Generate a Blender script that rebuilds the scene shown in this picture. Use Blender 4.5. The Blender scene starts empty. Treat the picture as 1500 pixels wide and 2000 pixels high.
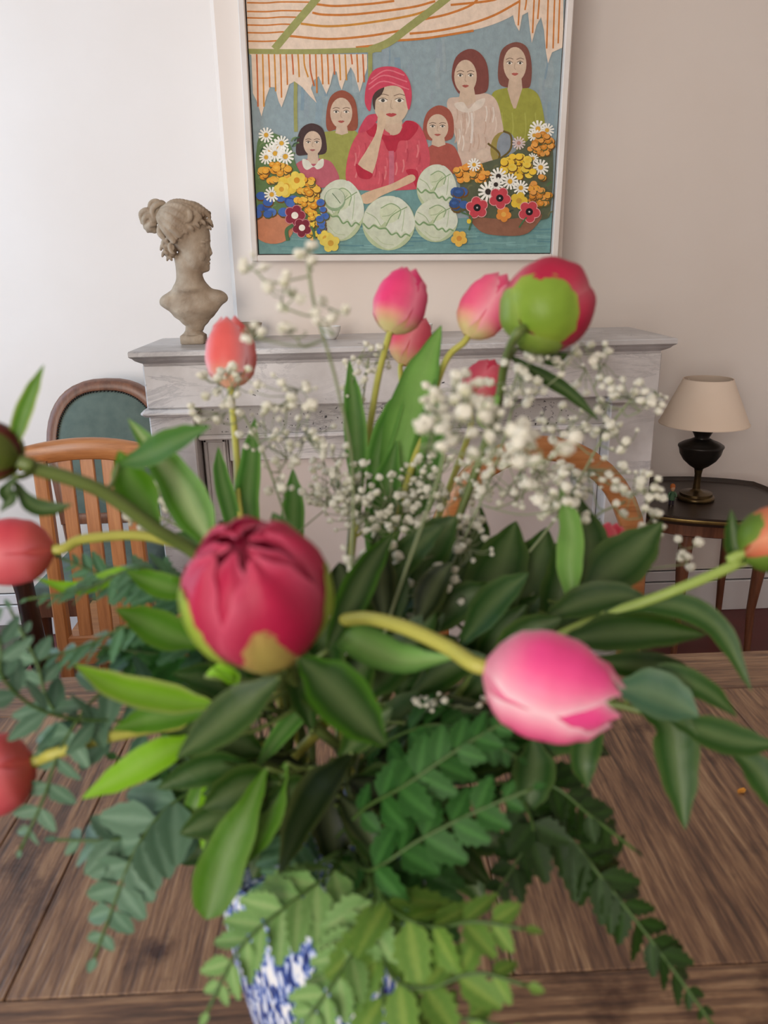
import bpy, bmesh, math, random
from mathutils import Vector as V, Matrix
R = math.radians
rnd = random.Random(7)
scn = bpy.context.scene
col = scn.collection

# ------------------------------------------------------------------ camera
F = 1500.0                                   # focal length in pixels of the 1500x2000 frame
PITCH, YAW, ROLL = R(18), R(1.9), R(1.24)
CAM = V((0, 0, 1.30))
fw = V((math.sin(YAW)*math.cos(PITCH), math.cos(YAW)*math.cos(PITCH), -math.sin(PITCH)))
r0 = V((math.cos(YAW), -math.sin(YAW), 0)); u0 = r0.cross(fw)
rt = r0*math.cos(ROLL) - u0*math.sin(ROLL); up = u0*math.cos(ROLL) + r0*math.sin(ROLL)
cd = bpy.data.cameras.new('camera'); cam = bpy.data.objects.new('camera', cd); col.objects.link(cam)
m = Matrix.Identity(4)
for i in range(3):
    m[i][0], m[i][1], m[i][2], m[i][3] = rt[i], up[i], -fw[i], CAM[i]
cam.matrix_world = m
cd.sensor_fit = 'VERTICAL'; cd.sensor_height = 36; cd.sensor_width = 27; cd.lens = F*36/2000
cd.clip_start = 0.02
cd.dof.use_dof = True; cd.dof.focus_distance = 2.25; cd.dof.aperture_fstop = cd.lens/3.4
scn.camera = cam
def ray(x, y): return fw + rt*((x-750)/F) - up*((y-1000)/F)
def P(x, y, d): return CAM + ray(x, y)*d
def onY(x, y, Y): v = ray(x, y); return CAM + v*(Y/v.y)
def onZ(x, y, Z): v = ray(x, y); return CAM + v*((Z-CAM.z)/v.z)

# ------------------------------------------------------------------ light
w = bpy.data.worlds.new('sky'); scn.world = w; w.use_nodes = True
bg = w.node_tree.nodes['Background']; bg.inputs[0].default_value = (0.62, 0.78, 1, 1); bg.inputs[1].default_value = 1.0
def area(name, loc, rot, sx, sy, power, color, spread=180):
    l = bpy.data.lights.new(name, 'AREA'); l.shape = 'RECTANGLE'; l.size = sx; l.size_y = sy
    l.energy = power; l.color = color; l.spread = R(spread)
    o = bpy.data.objects.new(name, l); col.objects.link(o); o.location = loc; o.rotation_euler = rot
    return o
area('window_daylight_left', (-2.12, 1.55, 1.55), (0, R(-90), 0), 1.9, 1.0, 19, (0.54, 0.77, 1.0))
area('window_daylight_behind', (-1.25, -2.42, 1.6), (R(90), 0, 0), 1.2, 1.9, 66, (1.0, 0.92, 0.83))
vs = scn.view_settings
vs.view_transform = 'Standard'; vs.look = 'None'; vs.exposure = 0.45; vs.gamma = 1; vs.use_curve_mapping = False
scn.cycles.use_denoising = True; scn.cycles.max_bounces = 8

# ------------------------------------------------------------------ materials
def lin(c):
    if isinstance(c, str):
        c = [int(c[i:i+2], 16)/255 for i in (0, 2, 4)]
    return tuple((x/12.92 if x <= .04045 else ((x+.055)/1.055)**2.4) for x in c)
def nodes(name):
    mt = bpy.data.materials.new(name); mt.use_nodes = True
    nt = mt.node_tree
    return mt, nt, nt.nodes['Principled BSDF'], nt.nodes['Material Output']
def N(nt, t, **kw):
    n = nt.nodes.new(t)
    for k, v in kw.items():
        if k in n.inputs.keys(): n.inputs[k].default_value = v
        else: setattr(n, k, v)
    return n
def ramp(nt, stops):
    n = nt.nodes.new('ShaderNodeValToRGB'); e = n.color_ramp.elements
    while len(e) < len(stops): e.new(.5)
    for i, (p, c) in enumerate(stops):
        e[i].position = p; e[i].color = (*lin(c), 1)
    return n
def simple(name, c1, c2=None, scale=8, rough=.6, bump=0, bscale=60, metal=0, detail=4, stretch=(1, 1, 1), spec=.5):
    mt, nt, b, o = nodes(name)
    b.inputs['Roughness'].default_value = rough; b.inputs['Metallic'].default_value = metal
    b.inputs['Specular IOR Level'].default_value = spec
    tc = N(nt, 'ShaderNodeTexCoord'); mp = N(nt, 'ShaderNodeMapping'); mp.inputs['Scale'].default_value = stretch
    nt.links.new(tc.outputs['Object'], mp.inputs[0])
    ns = N(nt, 'ShaderNodeTexNoise', Scale=scale, Detail=detail); nt.links.new(mp.outputs[0], ns.inputs[0])
    rp = ramp(nt, [(.3, c1), (.7, c2 or c1)]); nt.links.new(ns.outputs[0], rp.inputs[0])
    nt.links.new(rp.outputs[0], b.inputs['Base Color'])
    if bump:
        n2 = N(nt, 'ShaderNodeTexNoise', Scale=bscale, Detail=5); nt.links.new(mp.outputs[0], n2.inputs[0])
        bp = N(nt, 'ShaderNodeBump', Strength=bump, Distance=.004); nt.links.new(n2.outputs[0], bp.inputs['Height'])
        nt.links.new(bp.outputs[0], b.inputs['Normal'])
    return mt
def plantmat(name, rough=.4, trans=.3, spec=.5, var=.18, vscale=40, bump=.15, bscale=150):
    mt, nt, b, o = nodes(name)
    at = N(nt, 'ShaderNodeVertexColor'); at.layer_name = 'Col'
    tc = N(nt, 'ShaderNodeTexCoord')
    ns = N(nt, 'ShaderNodeTexNoise', Scale=vscale, Detail=3); nt.links.new(tc.outputs['Object'], ns.inputs[0])
    mr = N(nt, 'ShaderNodeMapRange'); mr.inputs[3].default_value = 1-var; mr.inputs[4].default_value = 1+var
    nt.links.new(ns.outputs[0], mr.inputs[0])
    mx = N(nt, 'ShaderNodeVectorMath', operation='SCALE')
    nt.links.new(at.outputs[0], mx.inputs[0]); nt.links.new(mr.outputs[0], mx.inputs['Scale'])
    nt.links.new(mx.outputs[0], b.inputs['Base Color'])
    b.inputs['Roughness'].default_value = rough; b.inputs['Specular IOR Level'].default_value = spec
    if bump:
        n2 = N(nt, 'ShaderNodeTexNoise', Scale=bscale, Detail=3); nt.links.new(tc.outputs['Object'], n2.inputs[0])
        bp = N(nt, 'ShaderNodeBump', Strength=bump, Distance=.002); nt.links.new(n2.outputs[0], bp.inputs['Height'])
        nt.links.new(bp.outputs[0], b.inputs['Normal'])
    if trans:
        tr = N(nt, 'ShaderNodeBsdfTranslucent'); nt.links.new(mx.outputs[0], tr.inputs[0])
        ms = N(nt, 'ShaderNodeMixShader'); ms.inputs[0].default_value = trans
        nt.links.new(b.outputs[0], ms.inputs[1]); nt.links.new(tr.outputs[0], ms.inputs[2])
        nt.links.new(ms.outputs[0], o.inputs[0])
    return mt
def woodmat(name, stops, axis, scale=14, ring=9, rough=.5, bump=.3, stains=False):
    mt, nt, b, o = nodes(name)
    tc = N(nt, 'ShaderNodeTexCoord'); mp = N(nt, 'ShaderNodeMapping')
    s = [1, 1, 1]; s['xyz'.index(axis)] = .06; mp.inputs['Scale'].default_value = s
    oi = N(nt, 'ShaderNodeObjectInfo')
    mo = N(nt, 'ShaderNodeVectorMath', operation='MULTIPLY_ADD')
    nt.links.new(tc.outputs['Object'], mo.inputs[0]); mo.inputs[1].default_value = (1, 1, 1)
    cb = N(nt, 'ShaderNodeCombineXYZ'); mu = N(nt, 'ShaderNodeMath', operation='MULTIPLY'); mu.inputs[1].default_value = 13
    nt.links.new(oi.outputs['Random'], mu.inputs[0])
    for i in range(3): nt.links.new(mu.outputs[0], cb.inputs[i])
    nt.links.new(cb.outputs[0], mo.inputs[2]); nt.links.new(mo.outputs[0], mp.inputs[0])
    n1 = N(nt, 'ShaderNodeTexNoise', Scale=scale, Detail=6, Roughness=.62, Distortion=.5); nt.links.new(mp.outputs[0], n1.inputs[0])
    n2 = N(nt, 'ShaderNodeTexNoise', Scale=scale*ring, Detail=4, Roughness=.7); nt.links.new(mp.outputs[0], n2.inputs[0])
    ad = N(nt, 'ShaderNodeMath', operation='MULTIPLY_ADD'); ad.inputs[1].default_value = .62
    nt.links.new(n2.outputs[0], ad.inputs[0])
    h = N(nt, 'ShaderNodeMath', operation='MULTIPLY'); h.inputs[1].default_value = .38; nt.links.new(n1.outputs[0], h.inputs[0])
    nt.links.new(h.outputs[0], ad.inputs[2])
    rp = ramp(nt, stops); nt.links.new(ad.outputs[0], rp.inputs[0])
    out = rp.outputs[0]
    if stains:
        n3 = N(nt, 'ShaderNodeTexNoise', Scale=9, Detail=5, Roughness=.6); nt.links.new(mo.outputs[0], n3.inputs[0])
        r3 = ramp(nt, [(.60, 'ffffff'), (.72, '7a5a4a')]); nt.links.new(n3.outputs[0], r3.inputs[0])
        mm = N(nt, 'ShaderNodeMix', data_type='RGBA', blend_type='MULTIPLY'); mm.inputs[0].default_value = 1
        nt.links.new(out, mm.inputs[6]); nt.links.new(r3.outputs[0], mm.inputs[7]); out = mm.outputs[2]
    nt.links.new(out, b.inputs['Base Color']); b.inputs['Roughness'].default_value = rough
    bp = N(nt, 'ShaderNodeBump', Strength=bump, Distance=.003); nt.links.new(ad.outputs[0], bp.inputs['Height'])
    nt.links.new(bp.outputs[0], b.inputs['Normal'])
    return mt
def marblemat(name, base, vein, amount=.5, speck=0):
    mt, nt, b, o = nodes(name)
    tc = N(nt, 'ShaderNodeTexCoord'); mp = N(nt, 'ShaderNodeMapping')
    mp.inputs['Rotation'].default_value = (0, R(38), R(20)); mp.inputs['Scale'].default_value = (1, 1, 3.0)
    nt.links.new(tc.outputs['Object'], mp.inputs[0])
    n1 = N(nt, 'ShaderNodeTexNoise', Scale=3.2, Detail=9, Roughness=.68, Distortion=1.1); nt.links.new(mp.outputs[0], n1.inputs[0])
    rp = ramp(nt, [(.44, base), (.492, vein), (.51, base), (1, base)]); nt.links.new(n1.outputs[0], rp.inputs[0])
    n2 = N(nt, 'ShaderNodeTexNoise', Scale=5, Detail=6); nt.links.new(tc.outputs['Object'], n2.inputs[0])
    r2 = ramp(nt, [(.35, 'c9c5c2'), (.65, 'ffffff')]); nt.links.new(n2.outputs[0], r2.inputs[0])
    n3 = N(nt, 'ShaderNodeTexNoise', Scale=2.5, Detail=2); nt.links.new(tc.outputs['Object'], n3.inputs[0])
    msk = N(nt, 'ShaderNodeMapRange'); msk.inputs[1].default_value = .45; msk.inputs[2].default_value = .62
    msk.inputs[3].default_value = 0; msk.inputs[4].default_value = amount; nt.links.new(n3.outputs[0], msk.inputs[0])
    bs = N(nt, 'ShaderNodeMix', data_type='RGBA'); bs.inputs[6].default_value = (*lin(base), 1)
    nt.links.new(msk.outputs[0], bs.inputs[0]); nt.links.new(rp.outputs[0], bs.inputs[7])
    mm = N(nt, 'ShaderNodeMix', data_type='RGBA', blend_type='MULTIPLY'); mm.inputs[0].default_value = 1
    nt.links.new(bs.outputs[2], mm.inputs[6]); nt.links.new(r2.outputs[0], mm.inputs[7]); out = mm.outputs[2]
    n4 = N(nt, 'ShaderNodeTexNoise', Scale=90 if speck else 55, Detail=2); nt.links.new(tc.outputs['Object'], n4.inputs[0])
    r4 = ramp(nt, [(.30 if speck else .22, '4a494b'), (.37 if speck else .26, 'ffffff')]); nt.links.new(n4.outputs[0], r4.inputs[0])
    m2 = N(nt, 'ShaderNodeMix', data_type='RGBA', blend_type='MULTIPLY'); m2.inputs[0].default_value = 1
    nt.links.new(out, m2.inputs[6]); nt.links.new(r4.outputs[0], m2.inputs[7])
    nt.links.new(m2.outputs[2], b.inputs['Base Color']); b.inputs['Roughness'].default_value = .35
    return mt
def vasemat():
    mt, nt, b, o = nodes('blue_white_glaze')
    tc = N(nt, 'ShaderNodeTexCoord'); mp = N(nt, 'ShaderNodeMapping'); mp.inputs['Scale'].default_value = (1, 1, .22)
    nt.links.new(tc.outputs['Object'], mp.inputs[0])
    n1 = N(nt, 'ShaderNodeTexNoise', Scale=300, Detail=4, Roughness=.6, Distortion=.7); nt.links.new(mp.outputs[0], n1.inputs[0])
    rp = ramp(nt, [(.40, '1f2c63'), (.48, '4563b4'), (.53, 'a9bde6'), (.60, 'e6ebf2')]); nt.links.new(n1.outputs[0], rp.inputs[0])
    nt.links.new(rp.outputs[0], b.inputs['Base Color']); b.inputs['Roughness'].default_value = .18
    bp = N(nt, 'ShaderNodeBump', Strength=.35, Distance=.003); nt.links.new(n1.outputs[0], bp.inputs['Height'])
    nt.links.new(bp.outputs[0], b.inputs['Normal'])
    return mt

M = dict(
    wall=simple('plaster_white', 'e3dad3', 'e6ded8', 3, .9, .08, 25),
    wallw=simple('plaster_warm', 'e2d5ca', 'e5d9cf', 3, .9, .08, 25),
    ceil=simple('ceiling_paint', 'e8e4de', 'ebe8e3', 2, .95),
    floor=simple('red_floor', '5a221f', '6b2c28', 5, .45, .1, 12),
    base=simple('baseboard_paint', 'dcdbdd', 'e2e1e3', 5, .6),
    marble=marblemat('white_marble', 'dcd9d8', '85838a', .5),
    marble2=marblemat('speckled_marble', 'bdbab7', '6e6c70', .9, 1),
    shelf=marblemat('shelf_marble', 'cbc8c7', '8a878a', .4),
    panel=simple('fireboard_paint', 'cfc3be', 'd5cac5', 4, .7),
    stone=simple('terracotta_stone', '85715c', 'b0a08c', 22, .9, .5, 90, detail=8),
    tabley=woodmat('table_wood_long', [(.34, '33241a'), (.45, '5e4230'), (.53, '7e5d43'), (.64, 'a08060')], 'y', 16, 11, .42, .8, True),
    tablex=woodmat('table_wood_cross', [(.34, '33241a'), (.45, '604432'), (.53, '805f45'), (.64, 'a28262')], 'x', 16, 11, .42, .8, True),
    honeyz=woodmat('honey_wood_upright', [(.3, '86522c'), (.5, 'a86e40'), (.7, 'bd8552')], 'z', 12, 6, .35, .1),
    honeyx=woodmat('honey_wood_across', [(.3, '86522c'), (.5, 'a86e40'), (.7, 'bd8552')], 'x', 12, 6, .35, .1),
    walnut=woodmat('walnut', [(.3, '4c2c1e'), (.5, '6f4530'), (.7, '8a5a40')], 'z', 12, 6, .35, .1),
    darkwood=woodmat('dark_wood', [(.3, '20120d'), (.5, '38211a'), (.7, '4d3026')], 'z', 12, 6, .35, .1),
    tray=simple('dark_lacquer', '2b211b', '3a2d25', 10, .32, .05, 40),
    gold=simple('worn_gilt', '6d5a33', '8d7745', 30, .35, .1, 60, metal=.7),
    green=simple('green_velvet', '525f57', '5e6a61', 30, .9, .15, 300),
    brass=simple('dark_brass', '4a3d2a', '6b5836', 18, .3, .05, 50, metal=.85),
    pewter=simple('dark_pewter', '23201e', '36312c', 14, .38, .05, 50, metal=.55),
    shade=simple('lamp_shade_cloth', 'e6d3c0', 'ead9c8', 5, .9, .05, 400),
    ceramic=simple('white_ceramic', 'd9d4cd', 'e2ded8', 6, .25),
    dish=simple('brown_dish', '7d6a58', '9a8672', 20, .5, .1),
    frame=simple('frame_paint', 'd8cfc7', 'e2dad3', 10, .7, .1),
    dark=simple('dark_gap', '3a3432', '443d3a', 5, .8),
    vase=vasemat(),
    leaf=plantmat('leaf_skin', .40, .34, .26, .2, 45, .2, 160),
    fern=plantmat('fern_skin', .36, .22, .32, .25, 60, .25, 220),
    stem=plantmat('stem_skin', .45, .05, .4, .12, 60, .1),
    petal=plantmat('petal_skin', .5, .35, .35, .10, 70, .12, 120),
    paint=plantmat('oil_paint', .75, 0, .25, .22, 55, .45, 140),
    white=plantmat('blossom_skin', .7, .35, .2, .06, 300, 0),
    figure=plantmat('painted_figurine', .5, 0, .4, .05),
)

# ------------------------------------------------------------------ helpers
def link(name, me, mat, parent=None, origin=None):
    o = bpy.data.objects.new(name, me); col.objects.link(o)
    if mat and not me.materials: me.materials.append(mat)
    if parent: o.parent = parent
    if origin is not None: o.location = origin
    return o
def tag(o, label=None, cat=None, group=None, kind=None):
    if label: o['label'] = label
    if cat: o['category'] = cat
    if group: o['group'] = group
    if kind: o['kind'] = kind
    return o
def thing(name, loc, label, cat, group=None, rotz=0):
    o = bpy.data.objects.new(name, None); col.objects.link(o); o.location = loc; o.rotation_euler.z = rotz
    o.empty_display_size = .05
    return tag(o, label, cat, group)
def mesh(name, vs, fs, mat, parent=None, smooth=True, cols=None, off=None):
    if off is not None: vs = [V(v)-off for v in vs]
    me = bpy.data.meshes.new(name); me.from_pydata([tuple(v) for v in vs], [], fs)
    if smooth: me.polygons.foreach_set('use_smooth', [True]*len(me.polygons))
    if cols is not None:
        a = me.color_attributes.new('Col', 'FLOAT_COLOR', 'POINT')
        flat = []
        for c in cols: flat += [c[0], c[1], c[2], 1]
        a.data.foreach_set('color', flat)
    me.update()
    return link(name, me, mat, parent)
class MB:
    """collects boxes / lofts / tubes into one mesh"""
    def __init__(s): s.v = []; s.f = []
    def add(s, vs, fs):
        k = len(s.v); s.v += [V(v) for v in vs]; s.f += [[i+k for i in f] for f in fs]; return s
    def rings(s, rings, cap=True, closed=True):
        n = len(rings[0]); vs = [p for r in rings for p in r]; fs = []
        for i in range(len(rings)-1):
            for j in range(n if closed else n-1):
                a = i*n+j; b = i*n+(j+1) % n
                fs.append([a, b, b+n, a+n])
        if cap:
            fs.append(list(range(n))[::-1]); fs.append([(len(rings)-1)*n+j for j in range(n)])
        return s.add(vs, fs)
    def box(s, x0, x1, y0, y1, z0, z1, bv=.003):
        b = min(bv, (x1-x0)*.45, (y1-y0)*.45, (z1-z0)*.45)
        def rect(i, z): return [(x0+i, y0+i, z), (x1-i, y0+i, z), (x1-i, y1-i, z), (x0+i, y1-i, z)]
        # chamfered corners in plan as well
        def octo(i, z):
            c = b
            return [(x0+i+c, y0+i, z), (x1-i-c, y0+i, z), (x1-i, y0+i+c, z), (x1-i, y1-i-c, z),
                    (x1-i-c, y1-i, z), (x0+i+c, y1-i, z), (x0+i, y1-i-c, z), (x0+i, y0+i+c, z)]
        return s.rings([octo(b, z0), octo(0, z0+b), octo(0, z1-b), octo(b, z1)])
    def lathe(s, prof, c=(0, 0, 0), seg=32, cap=True):
        c = V(c)
        return s.rings([[c+V((r*math.cos(2*math.pi*k/seg), r*math.sin(2*math.pi*k/seg), z)) for k in range(seg)] for r, z in prof], cap)
    def tube(s, pts, rad, seg=8, cap=True):
        pts = [V(p) for p in pts]; n = len(pts)
        rad = rad if isinstance(rad, (list, tuple)) else [rad]*n
        prev = None; rings = []
        for i, p in enumerate(pts):
            t = (pts[min(i+1, n-1)]-pts[max(i-1, 0)])
            if t.length < 1e-9: t = V((0, 0, 1))
            t.normalize()
            if prev is None:
                a = t.cross(V((0, 0, 1)));
                if a.length < .05: a = t.cross(V((1, 0, 0)))
            else: a = prev - t*prev.dot(t)
            a.normalize(); prev = a; b = t.cross(a)
            rings.append([p+(a*math.cos(2*math.pi*k/seg)+b*math.sin(2*math.pi*k/seg))*rad[i] for k in range(seg)])
        return s.rings(rings, cap)
    def bar(s, p, q, wx, wy, wx2=None, wy2=None):
        """square bar along p-q, widths measured in world x / y"""
        p, q = V(p), V(q); wx2 = wx2 or wx; wy2 = wy2 or wy
        def ring(c, a, b):
            k = min(a, b)*.18
            return [c+V(d) for d in ((-a/2+k, -b/2, 0), (a/2-k, -b/2, 0), (a/2, -b/2+k, 0), (a/2, b/2-k, 0),
                                     (a/2-k, b/2, 0), (-a/2+k, b/2, 0), (-a/2, b/2-k, 0), (-a/2, -b/2+k, 0))]
        return s.rings([ring(p, wx, wy), ring(p*.5+q*.5, (wx+wx2)/2, (wy+wy2)/2), ring(q, wx2, wy2)])
    def build(s, name, mat, parent=None, smooth=False, color=None, off=None):
        cols = [lin(color)]*len(s.v) if color else None
        if off is None and parent is not None: off = V((0, 0, 0))
        o = mesh(name, s.v, s.f, mat, parent, smooth, cols, off)
        if smooth:
            try: o.data.set_sharp_from_angle(angle=R(50))
            except Exception: pass
        return o
def crom(pts, n=6):
    """Catmull-Rom through 3D points"""
    pts = [V(p) for p in pts]
    if len(pts) < 3:
        return [pts[0].lerp(pts[-1], i/n) for i in range(n+1)]
    q = [pts[0]*2-pts[1]]+pts+[pts[-1]*2-pts[-2]]; out = []
    for i in range(1, len(q)-2):
        for k in range(n):
            t = k/n; a, b, c, d = q[i-1:i+3]
            out.append(.5*((2*b)+(c-a)*t+(2*a-5*b+4*c-d)*t*t+(3*b-a-3*c+d)*t**3))
    out.append(pts[-1]); return out
def interp(tab, t):
    for (a, x), (b, y) in zip(tab, tab[1:]):
        if t <= b:
            k = (t-a)/(b-a); k = k*k*(3-2*k); return x+(y-x)*k
    return tab[-1][1]
def mixc(a, b, t): t = max(0, min(1, t)); return tuple(x+(y-x)*t for x, y in zip(a, b))

# ------------------------------------------------------------------ the room
XL, XR, YB, YF, ZC = -2.1, 2.3, 2.66, -2.4, 2.85
def struct(o): o['kind'] = 'structure'; return o
struct(MB().box(XL-.2, XR+.2, YF-.2, YB+.2, -.1, 0).build('floor', M['floor']))
struct(MB().box(XL-.2, XR+.2, YF-.2, YB+.2, ZC, ZC+.1).build('ceiling', M['ceil']))
struct(MB().box(XL-.2, XR+.2, YB, YB+.2, 0, ZC).build('wall_back', M['wall']))
struct(MB().box(-.353, .617, 2.345, YB+.01, 0, ZC, .012).build('wall_chimney', M['wallw']))
struct(MB().box(XR, XR+.2, YF, YB, 0, ZC).build('wall_right', M['wallw']))
wl = MB(); WY0, WY1, WZ0, WZ1 = 1.0, 2.1, .55, 2.55
wl.box(XL-.2, XL, YF, WY0, 0, ZC); wl.box(XL-.2, XL, WY1, YB, 0, ZC)
wl.box(XL-.2, XL, WY0, WY1, 0, WZ0); wl.box(XL-.2, XL, WY0, WY1, WZ1, ZC)
struct(wl.build('wall_left', M['wall']))
wf = MB()
for a, b in ((XL, -1.9), (-.6, XR)): wf.box(a, b, YF-.2, YF, 0, ZC)
wf.box(-1.9, -.6, YF-.2, YF, 0, .6); wf.box(-1.9, -.6, YF-.2, YF, 2.6, ZC)
struct(wf.build('wall_front', M['wallw']))
def window(name, fn, a0, a1, z0, z1):
    o = MB()
    for s0, s1, t0, t1 in ((a0, a0+.05, z0, z1), (a1-.05, a1, z0, z1), (a0, a1, z0, z0+.05), (a0, a1, z1-.05, z1), ((a0+a1)/2-.035, (a0+a1)/2+.035, z0, z1)):
        fn(o, s0, s1, t0, t1)
    struct(o.build(name, M['base']))
window('window_1', lambda o, a, b, c, d: o.box(XL-.12, XL-.07, a, b, c, d), WY0, WY1, WZ0, WZ1)
window('window_2', lambda o, a, b, c, d: o.box(a, b, YF-.12, YF-.07, c, d), -1.9, -.6, .6, 2.6)
for nm, a, b in (('baseboard_left', XL, -.353), ('baseboard_right', .617, XR)):
    o = MB(); o.box(a, b, YB-.018, YB, 0, .122, .003); o.box(a, b, YB-.012, YB, .124, .168, .005)
    struct(o.build(nm, M['base']))

# ------------------------------------------------------------------ marble fireplace
CX = .131
t = thing('marble_fireplace', (CX, 2.2, 0), 'pale grey veined marble fireplace below the painting', 'fireplace')
T0 = t.location.copy()
def rect(x0, x1, y0, y1, z): return [(x0, y0, z), (x1, y0, z), (x1, y1, z), (x0, y1, z)]
sh = MB(); prof = [(1.058, .052), (1.064, .050), (1.068, .038), (1.074, .022), (1.081, .012), (1.084, .004), (1.087, 0), (1.097, 0), (1.100, .003)]
sh.rings([rect(-.568+i*.42, .828-i*.42, 1.975+i, 2.345, z) for z, i in prof])
sh.build('mantel_shelf', M['shelf'], t, off=T0)
MB().box(-.550, .812, 2.028, 2.345, .944, 1.060, .004).build('frieze', M['marble'], t, off=T0)
for x0, x1 in ((-.550, -.432), (.686, .812)):
    jb = MB().box(x0, x1, 2.034, 2.345, .08, .926, .004).build('jamb', M['marble'], t, off=T0)
    MB().box(x0-.014, x1+.012, 2.006, 2.345, .926, .9445, .007).build('capital', M['marble'], jb, off=T0)
    MB().box(x0-.012, x1+.010, 2.018, 2.345, 0, .082, .004).build('plinth_block', M['marble'], jb, off=T0)
MB().box(-.434, .690, 2.066, 2.30, .862, .946, .003).build('lintel', M['marble2'], t, off=T0)
MB().box(-.434, .690, 2.058, 2.30, .850, .864, .004).build('lintel_ledge', M['marble'], t, off=T0)
for x0, x1 in ((-.430, -.362), (.622, .688)):
    sp_ = MB().box(x0, x1, 2.105, 2.30, 0, .852, .003).build('slip_panel', M['marble'], t, off=T0)
    fr = MB()
    fr.box(x0+.004, x0+.013, 2.096, 2.11, .05, .846, .002); fr.box(x1-.013, x1-.004, 2.096, 2.11, .05, .846, .002)
    fr.box(x0+.004, x1-.004, 2.096, 2.11, .836, .848, .002)
    fr.build('slip_moulding', M['marble'], sp_, off=T0)
MB().box(-.362, .622, 2.12, 2.30, .775, .852, .003).build('header_panel', M['marble'], t, off=T0)
MB().box(-.362, .622, 2.15, 2.20, 0, .773, .002).build('fireboard', M['panel'], t, off=T0)
MB().box(-.43, .69, 1.90, 2.15, 0, .012, .003).build('hearth_slab', M['marble2'], t, off=T0)

# ------------------------------------------------------------------ painting
bl, br = onY(506, 496, 2.315), onY(1074, 494, 2.315)
ex = (br-bl); CW = ex.length; ex.normalize(); ez = V((0, -1, 0)).cross(ex)*-1
if ez.z < 0: ez = -ez
CH = .725
t = thing('framed_painting', (bl+br)*.5, 'naive painting of a flower stall with six women and girls in a thin white frame', 'painting')
T0 = t.location.copy()
pv, pf, pc = [], [], []
layer = [0]
def flat(zx, zy):
    q = onY(400+zx/2, zy/2, 2.315)-bl
    return q.dot(ex), q.dot(ez)
def clip(poly):
    for ax, lim, sg in ((0, 0, 1), (0, CW, -1), (1, 0, 1), (1, CH, -1)):
        out = []
        for i in range(len(poly)):
            a, b = poly[i-1], poly[i]
            ia, ib = (a[ax]-lim)*sg >= 0, (b[ax]-lim)*sg >= 0
            if ia != ib:
                k = (lim-a[ax])/(b[ax]-a[ax]); out.append((a[0]+(b[0]-a[0])*k, a[1]+(b[1]-a[1])*k))
            if ib: out.append(b)
        poly = out
        if len(poly) < 3: return []
    return poly
def raw(poly, c, bump=True):
    poly = clip(poly)
    if len(poly) < 3: return
    if bump: layer[0] += 1
    k = len(pv); y = -.000006*layer[0]
    for a, b in poly:
        pv.append(bl+ex*a+ez*b+V((0, y, 0))); pc.append(lin(c))
    pf.append(list(range(k, k+len(poly))))
def closed(pts, n=5):
    out = []; L = len(pts)
    for i in range(L):
        a, b, c, d = [V((*pts[(i+j) % L], 0)) for j in (-1, 0, 1, 2)]
        for k in range(n):
            t_ = k/n; p = .5*((2*b)+(c-a)*t_+(2*a-5*b+4*c-d)*t_*t_+(3*b-a-3*c+d)*t_**3); out.append((p.x, p.y))
    return out
def poly(pts, c): raw([flat(*p) for p in pts], c)
def blob(pts, c): raw([flat(*p) for p in closed(pts)], c)
def ell(cx, cy, rx, ry, c, n=22, a0=0): raw([flat(cx+rx*math.cos(6.2832*k/n), cy+ry*math.sin(6.2832*k/n)) for k in range(n)], c)
def stroke(pts, wd, c):
    q = [(p.x, p.y) for p in crom([(a, b, 0) for a, b in pts], 5)]
    layer[0] += 1
    L, Rr = [], []
    for i, p in enumerate(q):
        a, b = q[max(i-1, 0)], q[min(i+1, len(q)-1)]
        d = V((b[0]-a[0], b[1]-a[1])); d.normalize() if d.length else None
        L.append((p[0]-d.y*wd/2, p[1]+d.x*wd/2)); Rr.append((p[0]+d.y*wd/2, p[1]-d.x*wd/2))
    for i in range(len(q)-1):
        raw([flat(*L[i]), flat(*L[i+1]), flat(*Rr[i+1]), flat(*Rr[i])], c, False)
def daisy(cx, cy, r, c='f0ece0', cc='d9a53a', n=12):
    layer[0] += 1
    for k in range(n):
        a = 6.2832*k/n+cx; d = .28
        raw([flat(cx+r*.2*math.cos(a-d*2), cy+r*.2*math.sin(a-d*2)), flat(cx+r*math.cos(a-d*.45), cy+r*math.sin(a-d*.45)),
             flat(cx+r*math.cos(a+d*.45), cy+r*math.sin(a+d*.45)), flat(cx+r*.2*math.cos(a+d*2), cy+r*.2*math.sin(a+d*2))], c, False)
    ell(cx, cy, r*.3, r*.3, cc, 10)
def bloom(cx, cy, r, c, cc, edge=None, n=5):
    a0 = (cx*7+cy) % 1.2
    for col_, k in (((edge, 1.0),) if edge else ())+((c, .86 if edge else 1.0),):
        for i in range(n):
            a = a0+6.2832*i/n; ell(cx+r*.56*math.cos(a), cy+r*.56*math.sin(a), r*.46*k, r*.46*k, col_, 12)
    ell(cx, cy, r*.45, r*.45, c, 12); ell(cx, cy, r*.33, r*.33, cc, 12)
def dots(cx, cy, rx, ry, n, cs, r):
    for i in range(n):
        a = rnd.random()*6.283; k = math.sqrt(rnd.random())
        x, y = cx+rx*k*math.cos(a), cy+ry*k*math.sin(a); rr = r*rnd.uniform(.8, 1.2)
        ell(x+2, y+3, rr*1.12, rr*1.0, '6d4a22' if i % 2 else '5c5a35', 9); ell(x, y, rr, rr*.85, rnd.choice(cs), 10); ell(x-1, y-2, rr*.5, rr*.3, cs[0], 7)
raw([(0, 0), (CW, 0), (CW, CH), (0, CH)], '90a0a3')
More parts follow.
